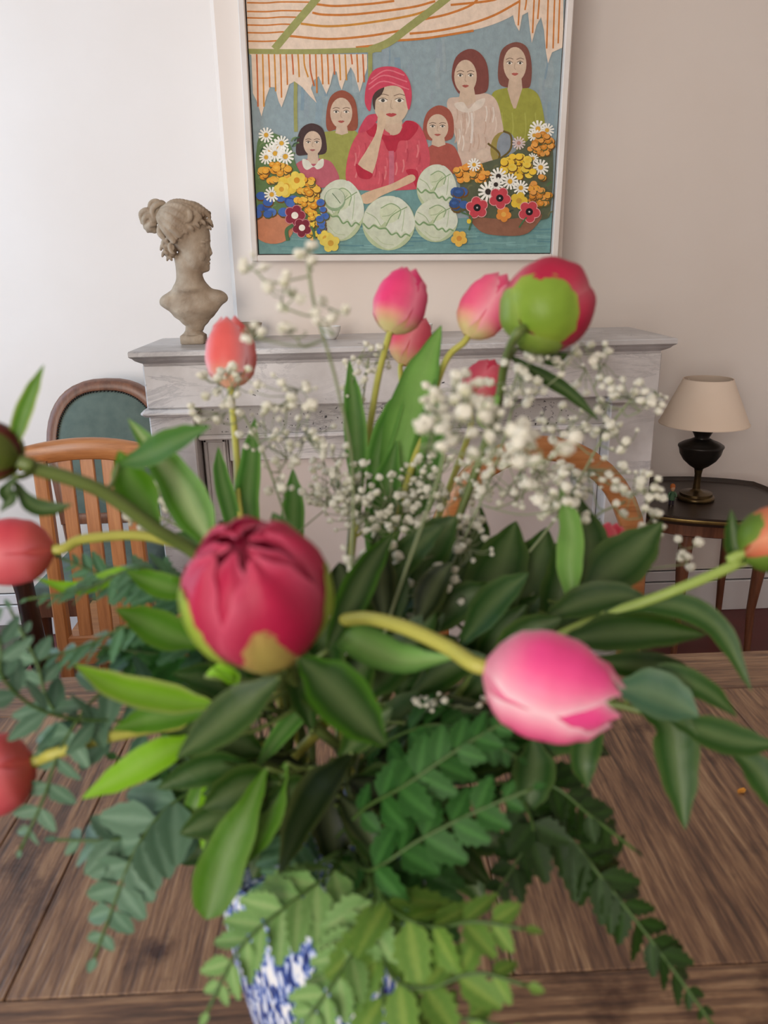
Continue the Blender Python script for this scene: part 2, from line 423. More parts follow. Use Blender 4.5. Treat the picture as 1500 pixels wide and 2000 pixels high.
for i in range(70):
    x = rnd.uniform(190, 1380); y = rnd.uniform(130, 620)
    stroke([(x, y), (x+rnd.uniform(-8, 8), y+50), (x+rnd.uniform(-8, 8), y+rnd.uniform(80, 130))], rnd.uniform(6, 30), rnd.choice(['8a9da4', '97a4a6', '8398a2', '9ba8aa', '909ea3']))
poly([(150, 905), (600, 880), (600, 735), (860, 730), (860, 860), (1400, 830), (1400, 1050), (150, 1050)], '709794')
for i in range(70):
    x = rnd.uniform(200, 1300); y = rnd.uniform(880, 985)
    stroke([(x, y), (x+60, y+3), (x+120, y)], 5, rnd.choice(['668f90', '7fa6a3', '5f888e', '769e9b']))
# canopy
blob([(150, -170), (150, 196), (420, 192), (640, 190), (720, 165), (860, 148), (1050, 118), (1170, 78), (1235, 35), (1290, -30), (1330, -170)], 'e3ccb6')
OR = 'c77a3a'
for y in (-70, -30, 11, 45, 70, 98, 128, 161): stroke([(165, y), (240, y+1), (300, y-3), (430-y*.9, y-2)], 6, OR)
for q in ([(430, 16), (510, 24), (640, 16), (740, 4)], [(420, 50), (470, 58), (590, 56), (800, 30), (900, 5)], [(375, 93), (480, 103), (610, 93), (800, 62), (900, 30)],
          [(330, 141), (480, 153), (630, 142), (760, 121)], [(590, 186), (700, 174)], [(800, 132), (900, 122), (1020, 98), (1130, 60), (1230, 5)],
          [(860, 75), (950, 55), (1040, 20), (1080, -20)], [(720, 160), (860, 150), (1050, 120)], [(440, -30), (640, -30), (900, -40)], [(960, 20), (1130, 0), (1200, -40)]):
    stroke(q, 9, OR if q[0][0] != 375 else 'c98a3c')
BE = '9a9a5e'
stroke([(272, 192), (352, 96), (440, -8), (560, -160)], 30, BE); stroke([(645, 196), (720, 165), (800, 105), (950, -10), (1100, -140)], 30, BE)
stroke([(165, 201), (420, 202), (690, 193)], 20, BE)
stroke([(355, 300), (354, 420), (356, 515)], 14, BE); stroke([(646, 195), (646, 260), (646, 320)], 17, BE)
pen = [(182, 212), (188, 365), (203, 395), (222, 455), (240, 380), (255, 340), (275, 342), (288, 395), (300, 420), (318, 370), (330, 330), (350, 318), (380, 340), (410, 375), (437, 402), (415, 345), (425, 315), (445, 298), (460, 335), (475, 368), (490, 330), (503, 278), (515, 280), (525, 330), (535, 352), (548, 310), (570, 262), (585, 290), (605, 360), (620, 310), (634, 268), (634, 212)]
poly(pen, 'e3ccb6')
for i in range(19):
    x = 205+i*23
    yb = max([p[1] for p in pen if abs(p[0]-x) < 20]+[275])-38
    stroke([(x-2, 212), (x+1, (212+yb)/2), (x+3+(20 if 380 < x < 430 else 0)*.6, yb)], 6, rnd.choice([OR, 'c06a3c', 'c98a3c']))
poly([(1200, 45), (1212, 95), (1228, 122), (1240, 60), (1262, 48), (1270, 120), (1277, 168), (1295, 100), (1313, 68), (1325, 120), (1332, 200), (1340, 248), (1356, 205), (1400, 185), (1400, -160), (1262, -160), (1262, 0)], 'e3ccb6')
for x, b in ((1224, 100), (1250, 40), (1280, 130), (1300, 75), (1335, 190), (1360, 190), (1380, 170)): stroke([(x+12, -120), (x+6, 0), (x, b)], 6, OR)
SK = 'cdb49c'
def face(cx, cy, rx, ry, lip='a85a50', sk=SK, blush=False):
    ell(cx, cy, rx, ry, sk, 26)
    for s in (-1, 1):
        ex_, ey = cx+s*rx*.46, cy-ry*.08
        ell(ex_, ey, rx*.25, ry*.085, 'e6dccd', 12); ell(ex_, ey, rx*.11, ry*.08, '4d4a44', 9)
        stroke([(ex_-rx*.26, ey-ry*.04), (ex_, ey-ry*.11), (ex_+rx*.26, ey-ry*.02)], 2.5, '5b463c')
        stroke([(ex_-rx*.32, ey-ry*.2), (ex_, ey-ry*.28), (ex_+rx*.32, ey-ry*.22)], 2.5, '6b5244')
    stroke([(cx+1, cy-ry*.1), (cx-2, cy+ry*.2), (cx+rx*.1, cy+ry*.3)], 3, 'b39a84')
    blob([(cx-rx*.3, cy+ry*.54), (cx-rx*.08, cy+ry*.48), (cx, cy+ry*.5), (cx+rx*.1, cy+ry*.48), (cx+rx*.3, cy+ry*.54), (cx, cy+ry*.65)], lip)
# far right woman, olive blouse
blob([(1120, 372), (1170, 345), (1250, 342), (1300, 368), (1322, 440), (1328, 520), (1300, 580), (1150, 580), (1135, 470)], '9a9a44')
blob([(1212, 165), (1160, 195), (1145, 270), (1150, 325), (1180, 342), (1250, 345), (1272, 330), (1276, 250), (1258, 185)], '7d4f45')
poly([(1190, 300), (1236, 300), (1240, 345), (1215, 424), (1206, 424), (1196, 400), (1182, 350)], 'c9b098'); face(1211, 252, 45, 68)
for x in (1160, 1200, 1250, 1290): stroke([(x, 440), (x+4, 500), (x-4, 560)], 5, 'a8a852')
# woman in cream
blob([(945, 402), (1000, 378), (1090, 364), (1138, 392), (1160, 470), (1165, 540), (1130, 640), (1000, 650), (985, 560)], 'cdb5a3')
for i in range(22):
    x = rnd.uniform(975, 1140); y = rnd.uniform(410, 560); stroke([(x, y), (x+4, y+30), (x-2, y+60)], 5, rnd.choice(['d8c5b4', 'c3a693', 'ddd0c2']))
blob([(1030, 192), (980, 225), (964, 300), (985, 358), (1010, 368), (1075, 368), (1106, 345), (1104, 260), (1075, 208)], '7d4840')
poly([(1000, 340), (1050, 340), (1060, 395), (1025, 415), (990, 400)], SK); face(1018, 300, 44, 66)
blob([(975, 405), (1010, 400), (1030, 425), (1060, 395), (1095, 385), (1080, 420), (1030, 440), (990, 430)], 'd9cbbb')
stroke([(1042, 440), (1045, 500), (1040, 560)], 9, 'dcd0c4')
ell(1165, 585, 50, 70, '9a8a4a'); ell(1178, 575, 38, 60, '8b939a')
stroke([(1105, 560), (1150, 600), (1140, 640)], 8, '6b5a2c'); stroke([(1120, 640), (1190, 590), (1195, 530), (1165, 512)], 8, '6b5a2c')
blob([(1055, 605), (1090, 580), (1115, 590), (1100, 625), (1065, 640)], 'd2bca8')
# ginger girl on the right
blob([(862, 600), (890, 565), (950, 560), (985, 590), (998, 670), (870, 680)], 'a8584c')
blob([(912, 412), (868, 440), (852, 500), (866, 545), (960, 545), (972, 480), (955, 430)], '9d5546')
poly([(890, 535), (935, 535), (940, 565), (912, 575), (885, 565)], SK); face(909, 498, 42, 52)
# olive girl on the left
blob([(455, 530), (500, 512), (580, 508), (605, 560), (575, 720), (510, 720), (450, 640)], '9a9a50')
blob([(535, 353), (490, 380), (474, 450), (480, 510), (520, 505), (590, 508), (596, 440), (580, 380)], '93523f')
poly([(515, 490), (555, 490), (560, 520), (535, 528), (510, 520)], SK); face(533, 442, 43, 60)
# dark haired girl
blob([(352, 650), (395, 622), (450, 620), (500, 640), (518, 720), (360, 730)], 'b8616c')
blob([(415, 482), (375, 505), (358, 560), (360, 605), (400, 605), (470, 600), (474, 550), (458, 500)], '4a3836')
poly([(403, 590), (440, 590), (446, 640), (400, 640)], SK); face(421, 560, 36, 48, 'a0605c')
blob([(382, 622), (405, 628), (425, 650), (448, 626), (464, 622), (462, 650), (440, 662), (425, 652), (400, 664), (384, 650)], 'd9d6c4')
# central woman
blob([(552, 705), (562, 600), (600, 520), (660, 478), (730, 520), (790, 472), (845, 500), (880, 620), (850, 715), (820, 740), (600, 742)], 'c9545f')
for i in range(30):
    x = rnd.uniform(580, 850); y = rnd.uniform(540, 680); stroke([(x, y), (x+3, y+25), (x-3, y+50)], 6, rnd.choice(['d2636c', 'bb4653', 'd87a7c']))
poly([(690, 470), (765, 470), (775, 520), (735, 530), (705, 510)], 'c5a98f')
blob([(628, 500), (660, 476), (690, 520), (720, 530), (760, 520), (785, 472), (835, 492), (800, 545), (760, 552), (745, 592), (715, 588), (690, 540), (645, 532)], 'b52f42')
poly([(712, 500), (725, 528), (760, 520), (772, 480), (760, 440), (700, 450)], 'c9ae95')
stroke([(728, 590), (730, 660), (728, 730)], 20, 'c26a7a')
blob([(640, 450), (615, 480), (600, 520), (650, 500), (680, 450)], 'c4485c')
face(728, 400, 70, 88, 'b34a4a', 'cdb59b')
blob([(655, 400), (662, 365), (700, 340), (690, 370), (668, 392), (664, 430)], '4d3b35')
blob([(716, 260), (660, 275), (632, 330), (625, 400), (645, 435), (655, 380), (680, 350), (735, 335), (775, 355), (795, 430), (808, 380), (800, 320), (770, 275)], 'c9485c')
for q in ([(640, 330), (700, 295), (790, 320)], [(650, 310), (710, 275), (780, 295)], [(640, 350), (700, 318), (798, 350)]): stroke(q, 5, 'db7580')
blob([(598, 650), (640, 690), (665, 650), (690, 540), (708, 470), (690, 430), (676, 455), (668, 520), (630, 590)], 'd0b598')
blob([(590, 640), (600, 690), (640, 700), (655, 680), (620, 660)], 'b52f42')
blob([(785, 665), (830, 668), (830, 735), (808, 700)], 'b52f42')
blob([(805, 682), (820, 705), (760, 735), (690, 765), (650, 792), (622, 795), (605, 770), (640, 748), (730, 718)], 'd2b292')
# cabbages
def cabbage(cx, cy, rx, ry):
    q = lambda *ps: [(cx+a*rx, cy+b*ry) for a, b in ps]
    ell(cx, cy, rx, ry, 'b3bf97', 28); blob(q((-.95, .1), (-.6, .6), (0, .95), (.6, .6), (.92, .05), (.4, .3), (-.3, .2)), 'c6ccb2')
    blob(q((-.97, -.05), (-.85, -.5), (-.5, -.85), (-.1, -1.0), (.3, -.92), (.1, -.4), (-.15, -.05), (-.35, .12), (-.55, .02), (-.75, .14)), 'cfd3bd')
    blob(q((.25, -.95), (.7, -.7), (.97, -.2), (.98, .15), (.75, .42), (.62, .3), (.45, .44), (.3, .28), (.1, .34), (-.1, .1), (.1, -.3)), 'd2d6c3')
    blob(q((-.3, -.55), (.1, -.75), (.45, -.5), (.35, -.15), (0, 0), (-.3, -.2)), 'c9d0b0')
    for ps, w_, c in (((( -.97, 0), (-.76, .2), (-.56, .08), (-.35, .2), (-.1, .2), (.1, .42), (.3, .36), (.46, .52), (.64, .4), (.82, .48)), 6, '7d9a6c'),
                      (((-.1, .1), (.1, -.25), (.4, -.45), (.7, -.6)), 4, '8aa274'), (((-.85, -.4), (-.5, -.2), (-.3, .1)), 3, 'a3b48c'), (((-.3, -.55), (.1, -.72), (.45, -.5), (.36, -.15)), 4, '8fa67c'),
                      (((-.25, -.25), (.05, -.3), (.3, -.5)), 3, 'a3b48c'), (((.6, -.5), (.55, 0), (.5, .3)), 3, 'b0bf9a'), (((-.5, .5), (-.2, .75), (.2, .8)), 3, 'b5c09c')):
        stroke(q(*ps), w_, c)
cabbage(905, 735, 78, 92); cabbage(530, 822, 92, 120)
ell(508, 780, 42, 45, '8fa681', 20); ell(508, 775, 38, 38, 'c6cdb4', 20); stroke([(498, 755), (515, 775), (530, 795)], 3, '5f7a58')
cabbage(902, 862, 85, 84); cabbage(718, 872, 103, 106)
# flowers on the left
blob([(205, 560), (260, 520), (330, 560), (355, 640), (400, 720), (450, 820), (440, 900), (300, 900), (205, 860)], '5f7a4e')
for i in range(26):
    x, y = rnd.uniform(205, 350), rnd.uniform(540, 860); stroke([(x, y), (x+8, y-12), (x+20, y-16)], 6, rnd.choice(['4e6b45', '71885a', '465c47']))
ell(268, 895, 78, 58, 'c2805f'); dots(235, 800, 40, 70, 8, ['3f62a8', '35549b', '5578b5'], 20); dots(320, 800, 40, 40, 6, ['4a6cae', '35549b'], 20)
for q in ((240, 528, 30), (285, 575, 34), (255, 590, 30), (300, 560, 30), (275, 600, 32), (315, 612, 34), (240, 615, 28), (262, 760, 30)): daisy(*q)
dots(270, 675, 65, 36, 34, ['e8b24c', 'd9922e', 'e6a63e'], 14); dots(400, 760, 42, 66, 40, ['e8b84c', 'd9922e', 'e6a63e'], 14); dots(425, 880, 26, 60, 20, ['e8c84c', 'e0a63e'], 13)
bloom(318, 730, 42, 'e2c04a', 'd1922c'); bloom(360, 705, 36, 'e6ca58', 'cf8d2c'); bloom(300, 740, 30, 'e8cc60', 'd09a38')
dots(455, 850, 16, 60, 9, ['3f62a8', '4a6cae'], 15)
bloom(352, 842, 42, '8a2f3f', 'f0e8d8', 'c9848a'); bloom(380, 890, 38, '7d2a38', 'f0e8d8', 'c9848a')
stroke([(325, 940), (320, 900), (345, 880)], 14, '4f6f4a'); stroke([(430, 940), (425, 905), (415, 885)], 10, '4f6f4a')
bloom(470, 930, 30, 'e0c858', 'd0a040'); bloom(492, 950, 36, 'dcc65c', 'c99a3c')
# flowers on the right
blob([(1000, 680), (1080, 640), (1200, 600), (1300, 520), (1355, 560), (1350, 800), (1310, 860), (1060, 850), (1010, 800)], '5a5f48')
for i in range(30):
    x, y = rnd.uniform(1020, 1340), rnd.uniform(660, 850); stroke([(x, y), (x+8, y-12), (x+20, y-16)], 6, rnd.choice(['4e6b45', '6b6a4a', '3f4a3f']))
blob([(1030, 842), (1100, 852), (1200, 855), (1312, 835), (1285, 890), (1230, 920), (1110, 916), (1060, 890)], '8b5f4a')
dots(1000, 780, 36, 45, 9, ['3f5f98', '35507f', '5578a5'], 20)
for q in ((1300, 505, 34), (1335, 510, 28), (1285, 530, 26), (1225, 560, 26, 'd9c5c0', 'b98a7a'), (1310, 655, 32), (1280, 620, 22)): daisy(*q)
dots(1040, 680, 68, 36, 44, ['e8a64c', 'd98a2e', 'e6963e'], 13); dots(1225, 650, 66, 42, 44, ['e8c040', 'ddae2c', 'e6c650'], 15)
dots(1310, 570, 46, 46, 34, ['dd9a4c', 'cf852e', 'e6a24e'], 12); dots(1305, 755, 40, 66, 40, ['dd9a4c', 'cf852e', 'e0a03e'], 12)
for q in ((1105, 750, 40, 'f0ece0', '3a302c'), (1145, 690, 34, 'f0ece0', '3a302c'), (1135, 722, 30, 'f0ece0', '3a302c'), (1190, 710, 32), (1232, 735, 30), (1050, 645, 26)): daisy(*q)
bloom(1225, 785, 34, 'dcb93e', 'c99a3c'); bloom(1165, 838, 30, 'd98a3c', 'e0a850')
for q in ((1062, 812), (1150, 775), (1265, 828)):
    bloom(*q, 44, 'c1454e', '1f1a1c', 'dfa3a0', 5); ell(q[0], q[1], 4, 4, 'b9b4b0', 8)
stroke([(1225, 890), (1245, 860), (1255, 850)], 6, '4f6f4a'); stroke([(1030, 900), (1040, 850), (1000, 830)], 6, '4f6f4a')
bloom(992, 932, 32, 'dcb050', 'c98a3c'); ell(1030, 865, 9, 10, 'dcc040', 8)
cv = mesh('painted_canvas', pv, pf, M['paint'], t, False, pc, T0)
def slab(a0, a1, b0, b1, y0, y1, name, mat, bv=.002):
    b = MB().box(a0, a1, y0, y1, b0, b1, bv)
    b.v = [bl+ex*v.x+ez*v.z+V((0, v.y, 0)) for v in b.v]
    return b.build(name, mat, t, off=T0)
slab(-.001, CW+.001, -.001, CH+.001, .0006, .018, 'stretcher_panel', M['dark'])
g, fwid = .003, .017
for a0, a1, b0, b1 in ((-g-fwid, -g, -g-fwid, CH+g+fwid), (CW+g, CW+g+fwid, -g-fwid, CH+g+fwid), (-g, CW+g, -g-fwid, -g), (-g, CW+g, CH+g, CH+g+fwid)):
    slab(a0, a1, b0, b1, -.018, .031, 'frame_rail', M['frame'])

# ------------------------------------------------------------------ bust on the mantel
BU = .000209
bc = V((-.437, 2.155, 1.0995))
t = thing('stone_bust', bc, 'weathered stone bust of a woman with hair in a bun, standing on the mantel', 'bust')
ICO = {}
for sub in (2, 3):
    b_ = bmesh.new(); bmesh.ops.create_icosphere(b_, subdivisions=sub, radius=1)
    ICO[sub] = ([v.co.copy() for v in b_.verts], [[v.index for v in f.verts] for f in b_.faces]); b_.free()
acc = MB()
def eb(zx, zy, dep, rx, ry, rz, rot=0, sub=3):
    c = V(((zx-615)*BU, dep*BU, (1890-zy)*BU))
    mtx = Matrix.Translation(c) @ Matrix.Rotation(R(rot), 4, 'Y') @ Matrix.Diagonal((rx*BU, ry*BU, rz*BU, 1))
    acc.add([mtx @ v for v in ICO[sub][0]], ICO[sub][1])
def remesh(vox, it):
    me_ = bpy.data.meshes.new('raw'); me_.from_pydata([tuple(v) for v in acc.v], [], acc.f)
    tmp = bpy.data.objects.new('raw', me_); col.objects.link(tmp)
    rm = tmp.modifiers.new('r', 'REMESH'); rm.mode = 'VOXEL'; rm.voxel_size = vox
    sm = tmp.modifiers.new('s', 'SMOOTH'); sm.factor = .5; sm.iterations = it
    out = bpy.data.meshes.new_from_object(tmp.evaluated_get(bpy.context.evaluated_depsgraph_get()))
    bpy.data.objects.remove(tmp); bpy.data.meshes.remove(me_); return out
def chain(pts, r):                                     # a lock of hair: ellipsoids along a curve
    c = crom([(a, b, d) for a, b, d in pts], 5)
    for k, p_ in enumerate(c):
        e = r*(.55+.45*math.sin(math.pi*(k+1)/(len(c)+1))); eb(p_.x, p_.y, p_.z, e, e*.8, e, 0, 2)
# smooth body and head
eb(630, 470, 0, 305, 240, 290); eb(730, 560, 0, 215, 210, 270); eb(748, 720, 0, 190, 185, 250); eb(745, 860, 0, 155, 155, 150, 20); eb(835, 935, 0, 75, 85, 78); eb(770, 930, 0, 100, 115, 80)
for z, r in ((840, 168), (900, 164), (960, 164), (1020, 168), (1080, 178), (1140, 200), (1190, 240)): eb(625+(z-840)*.04, z, 20, r, r*.9, 95)
eb(640, 1280, 20, 330, 160, 110); eb(480, 1265, 20, 200, 125, 80, -24); eb(820, 1250, 20, 210, 125, 80, 20)
eb(350, 1335, 10, 140, 130, 90, -20); eb(970, 1305, 10, 140, 130, 90, 14); eb(640, 1390, 0, 390, 170, 130); eb(660, 1440, -30, 330, 160, 130)
eb(650, 1500, 0, 285, 155, 120); eb(655, 1580, 0, 195, 130, 110); eb(655, 1650, 0, 118, 112, 90); eb(655, 1700, 0, 112, 108, 60)
body = remesh(.0032, 22)
acc = MB(); acc.add([v.co.copy() for v in body.vertices], [list(p_.vertices) for p_ in body.polygons]); bpy.data.meshes.remove(body)
# face
eb(908, 730, 0, 36, 34, 80, -14); eb(925, 772, 0, 28, 36, 28); eb(890, 625, 0, 50, 120, 34); eb(893, 850, 0, 30, 56, 20); eb(884, 895, 0, 30, 52, 22); eb(855, 955, 0, 48, 60, 46)
eb(845, 690, -118, 52, 40, 22); eb(835, 640, -130, 80, 36, 18, 8); eb(820, 800, -100, 70, 60, 80)
# hair: combed locks running back to the bun, wavy fringe, ear
rb = random.Random(3)
for k in range(11):
    f_ = k/10; x0_ = 930-400*f_; z0_ = 300+330*f_; sd_ = -90-150*math.sin(f_*1.6)
    for sg in (1, -1):
        pts_ = [(x0_, z0_, sg*sd_)]
        for m_ in (.3, .6, .85):
            a_ = x0_+(330-x0_)*m_; b_ = z0_+(300-z0_)*m_-150*math.sin(math.pi*m_)*(1-f_)*.8; rr_ = max(0, 1-((a_-630)/330)**2-((b_-470)/330)**2)
            pts_.append((a_, b_-rb.uniform(-10, 10), sg*-(60+205*math.sqrt(rr_))))
        chain(pts_, rb.uniform(30, 58))
for x, z, d, r in ((940, 480, -50, 34), (952, 410, -60, 42), (935, 340, -70, 46), (890, 285, -70, 46), (830, 235, -70, 46), (945, 440, 40, 40), (915, 330, 60, 46), (885, 425, -150, 42),
                   (815, 455, -180, 42), (745, 495, -203, 44), (670, 530, -212, 42), (605, 570, -214, 40), (540, 600, -205, 40), (480, 590, -200, 46), (415, 640, -165, 46), (375, 700, -130, 44),
                   (395, 770, -140, 40), (365, 780, -60, 40), (430, 830, -110, 38), (400, 730, 0, 60)):
    chain([(x-r*.8, z+r*.5, d+8), (x-r*.2, z-r*.5, d-12), (x+r*.5, z-r*.1, d-14), (x+r*.7, z+r*.5, d+4)], r*.62)
chain([(505, 640, -205), (470, 680, -212), (480, 740, -208), (510, 770, -196)], 26); eb(505, 700, -195, 26, 16, 40, 0, 2)
for x, z, d, r in ((210, 365, 0, 96), (300, 250, -10, 86), (375, 205, 0, 66), (215, 440, -10, 82), (290, 340, -30, 84), (255, 480, 0, 50)): eb(x, z, d, r, r, r, 0, 3)
for pts_ in ([(120, 400, -20), (130, 300, -60), (210, 260, -80), (280, 320, -80)], [(150, 460, -20), (170, 360, -92), (240, 330, -96), (270, 400, -80)], [(230, 300, -70), (260, 190, -60), (330, 160, -50), (400, 190, -60)], [(280, 340, -100), (290, 250, -96), (350, 200, -80), (420, 190, -40)], [(180, 500, -20), (230, 430, -84), (290, 430, -80)]):
    chain(pts_, 36)
eb(440, 740, -60, 80, 90, 90); eb(420, 660, -90, 80, 80, 80)
for pts_ in ([(560, 250, -215), (620, 300, -240), (640, 370, -240), (590, 420, -236)], [(680, 260, -205), (750, 310, -215), (740, 380, -222), (680, 400, -232)], [(470, 300, -200), (440, 400, -205), (470, 480, -212), (540, 500, -222)], [(380, 420, -160), (360, 520, -160), (400, 590, -175)], [(800, 300, -170), (850, 360, -165), (810, 400, -185)]):
    chain(pts_, 44)
fm = remesh(.0016, 1)
fm.name = 'figure'; fm.polygons.foreach_set('use_smooth', [True]*len(fm.polygons))
link('figure', fm, M['stone'], t)
sc = MB(); sc.lathe([(.155*BU*1000, 118*BU), (150*BU, 124*BU), (128*BU, 140*BU), (104*BU, 175*BU), (95*BU, 225*BU), (100*BU, 250*BU)], (8*BU, 0, 0), 28)
sc.box(-148*BU, 152*BU, -140*BU, 140*BU, 0, 122*BU, .003); sc.build('socle', M['stone'], t, True)

# ------------------------------------------------------------------ small things on the mantel
def bowl(x, y, r, h, mat, label, name='small_bowl'):
    b = MB(); b.lathe([(r*.42, 0), (r*.5, .001), (r*.72, h*.25), (r*.93, h*.65), (r, h), (r*.94, h), (r*.86, h*.65), (r*.62, h*.28), (0.001, h*.16)], (0, 0, 0), 28)
    o = b.build(name, mat, None, True); o.location = (x, y, 1.0995); return tag(o, label, 'bowl')
bowl(-.066, 2.185, .030, .036, M['ceramic'], 'small white bowl on the mantel, nearer to the bust')
bowl(.193, 2.185, .026, .036, M['ceramic'], 'small white bowl on the mantel, mostly behind the upright pink tulips')
bowl(-.315, 2.25, .055, .045, M['dish'], 'brown dish on the mantel right beside the stone bust', 'brown_dish')

# ------------------------------------------------------------------ side table, lamp, figurine
TZ = .55; tcx, tcy = 1.115, 2.325
t = thing('tray_side_table', (tcx, tcy, 0), 'dark tray-topped side table with slender splayed legs carrying a lamp', 'side table'); T0 = t.location.copy()
def traypts(k, z, n=64):
    out = []
    for i in range(n):
        a = 2*math.pi*i/n; e = .62
        x = math.copysign(abs(math.cos(a))**e, math.cos(a))*.245; y = math.copysign(abs(math.sin(a))**e, math.sin(a))*.245
        s = k*(1-.035*abs(math.sin(4*a))**.5)
        p = V((x*s, y*s, 0)); p.rotate(Matrix.Rotation(R(-12), 3, 'Z')); out.append((tcx+p.x, tcy+p.y, z))
    return out
o = MB(); o.rings([traypts(.90, TZ-.018), traypts(.97, TZ-.014), traypts(1.0, TZ+.004), traypts(1.0, TZ+.012), traypts(.985, TZ+.013), traypts(.95, TZ+.001), traypts(.93, TZ), traypts(.4, TZ)])
o.build('tray_top', M['tray'], t, True, off=T0)
o = MB(); o.rings([traypts(1.004, TZ-.003), traypts(1.008, TZ), traypts(1.008, TZ+.004), traypts(1.004, TZ+.007)], False); o.build('gilt_edge', M['gold'], t, True, off=T0)
o = MB(); o.rings([traypts(.80, TZ-.062), traypts(.83, TZ-.058), traypts(.83, TZ-.016)], True); o.build('apron', M['walnut'], t, True, off=T0)
for sx, sy in ((-.10, -.12), (.12, -.11), (-.13, .13), (.14, .12)):
    a = V((tcx+sx, tcy+sy, TZ-.03)); b = V((tcx+sx*1.15, tcy+sy*1.15, 0))
    MB().tube([a, a.lerp(b, .25)+V((sx*.12, sy*.12, 0)), a.lerp(b, .6), a.lerp(b, .9), b], [.024, .021, .013, .010, .013], 10).build('leg', M['walnut'], t, True, off=T0)
lp = V((1.087, 2.337, TZ-.0005))
t = thing('table_lamp', lp, 'oil-lamp shaped metal table lamp with a cream cone shade', 'lamp')
MB().lathe([(.054, 0), (.058, .004), (.058, .010), (.055, .014), (.051, .016), (.050, .024), (.024, .028), (.013, .034), (.011, .042)], seg=40).build('foot', M['brass'], t, True)
MB().lathe([(.012, .038), (.0105, .06), (.0105, .085), (.013, .10)], seg=24).build('stem', M['brass'], t, True)
MB().lathe([(.011, .094), (.014, .104), (.030, .114), (.050, .132), (.062, .152), (.066, .170), (.0695, .176), (.0685, .180), (.056, .188), (.036, .196), (.025, .202)], seg=40).build('font', M['pewter'], t, True)
MB().lathe([(.024, .200), (.022, .206), (.029, .220), (.035, .230), (.038, .236), (.030, .238), (.010, .24), (.006, .31)], seg=32).build('collar', M['pewter'], t, True)
s = MB(); s.lathe([(.134, .250), (.073, .389), (.0715, .389), (.1325, .250)], seg=56, cap=False); shd = s.build('lamp_shade', M['shade'], t, True)
o = MB()
for z, r in ((.251, .1335), (.388, .0728)): o.lathe([(r-.001, z-.0015), (r+.001, z-.0015), (r+.001, z+.0015), (r-.001, z+.0015)], seg=56, cap=False)
for a in (0, 2.09, 4.19): o.tube([(.004*math.cos(a), .004*math.sin(a), .30), (.073*math.cos(a), .073*math.sin(a), .383)], .0012, 6)
o.build('shade_ring', M['shade'], shd, True)
fp = onZ(1311, 985, TZ)
t = thing('tiny_figurine', fp, 'tiny painted standing figurine with orange hair and green clothes beside the lamp', 'figurine')
fb = MB(); fb.tube([(-.005, 0, 0), (-.005, 0, .010), (-.004, 0, .018)], [.004, .0035, .004], 8); fb.tube([(.005, 0, 0), (.005, 0, .010), (.004, 0, .018)], [.004, .0035, .004], 8); fb.build('legs', M['figure'], t, True, '2e2430')
fb = MB(); fb.lathe([(.009, .015), (.0095, .02), (.008, .03), (.0075, .036), (.009, .040), (.004, .044)], seg=14)
fb.tube([(-.008, 0, .040), (-.013, -.002, .031), (-.014, -.004, .022)], [.0035, .003, .0028], 7); fb.tube([(.008, 0, .040), (.012, -.003, .031), (.009, -.007, .026)], [.0035, .003, .0028], 7); fb.build('torso', M['figure'], t, True, '4a6b4e')
fb = MB(); fb.lathe([(.003, .042), (.005, .046), (.0072, .051), (.0070, .057), (.004, .061), (.001, .062)], seg=14); fb.build('head', M['figure'], t, True, 'c99a78')
fb = MB(); fb.lathe([(.0076, .053), (.0082, .058), (.0075, .063), (.0045, .067), (.001, .068)], (0, .0015, 0), 14); fb.build('hair', M['figure'], t, True, 'b8662e')

# ------------------------------------------------------------------ green upholstered chair beside the fireplace
gx, gy = -.805, 2.46
t = thing('upholstered_chair', (gx, gy-.25, 0), 'green upholstered chair with a rounded walnut frame beside the fireplace', 'chair'); T0 = t.location.copy()
def arch(w_, zb, zt, n=22, e=.62):
    out = [(gx-w_*.90, zb)]
    zm = zb+(zt-zb)*.48
    for i in range(n+1):
        a = math.pi*(1-i/n)
        out.append((gx+w_*math.copysign(abs(math.cos(a))**.8, math.cos(a)), zm+(zt-zm)*math.sin(a)**.85))
    out.append((gx+w_*.90, zb)); return out
def archring(w0, zb0, zt0, y): return [(x, y+.12*(z-.45), z) for x, z in arch(w0, zb0, zt0)]
o = MB(); o.rings([archring(.200, .50, .958, gy-.028), archring(.205, .495, .963, gy-.018), archring(.205, .495, .963, gy+.010), archring(.165, .535, .925, gy+.010), archring(.165, .535, .925, gy-.018), archring(.170, .53, .931, gy-.030), archring(.185, .515, .945, gy-.034), archring(.200, .50, .958, gy-.028)], False)
o.build('back_frame', M['walnut'], t, True, off=T0)
o = MB(); o.rings([archring(.170, .53, .930, gy-.004), archring(.168, .532, .928, gy-.022), archring(.14, .56, .90, gy-.032), archring(.08, .62, .84, gy-.038)]); bu = o.build('back_upholstery', M['green'], t, True, off=T0)
o = MB()
pts = archring(.167, .533, .927, gy-.0275); L = crom(pts, 3)
for p in L[3:-3]:
    k = []
    for r_, h_ in ((.0034, 0), (.0028, -.0022), (.0010, -.0034)):
        k.append([p+V((r_*math.cos(a), h_, r_*math.sin(a))) for a in [6.2832*i/6 for i in range(6)]])
    o.rings(k)
o.build('nail_trim', M['pewter'], bu, True, off=T0)['kind'] = 'stuff'
o = MB(); sy0, sy1 = gy-.44, gy-.01
o.rings([rect(gx-.14, gx+.19, sy0, sy1, .36), rect(gx-.14, gx+.19, sy0, sy1, .41)]); o.build('seat_rail', M['walnut'], t, off=T0)
o = MB(); o.rings([rect(gx-.13+i, gx+.18-i, sy0+.015+i, sy1-.02-i, z) for z, i in ((.405, 0), (.44, 0), (.455, .015), (.465, .05), (.468, .12))]); o.build('seat_cushion', M['green'], t, True, off=T0)
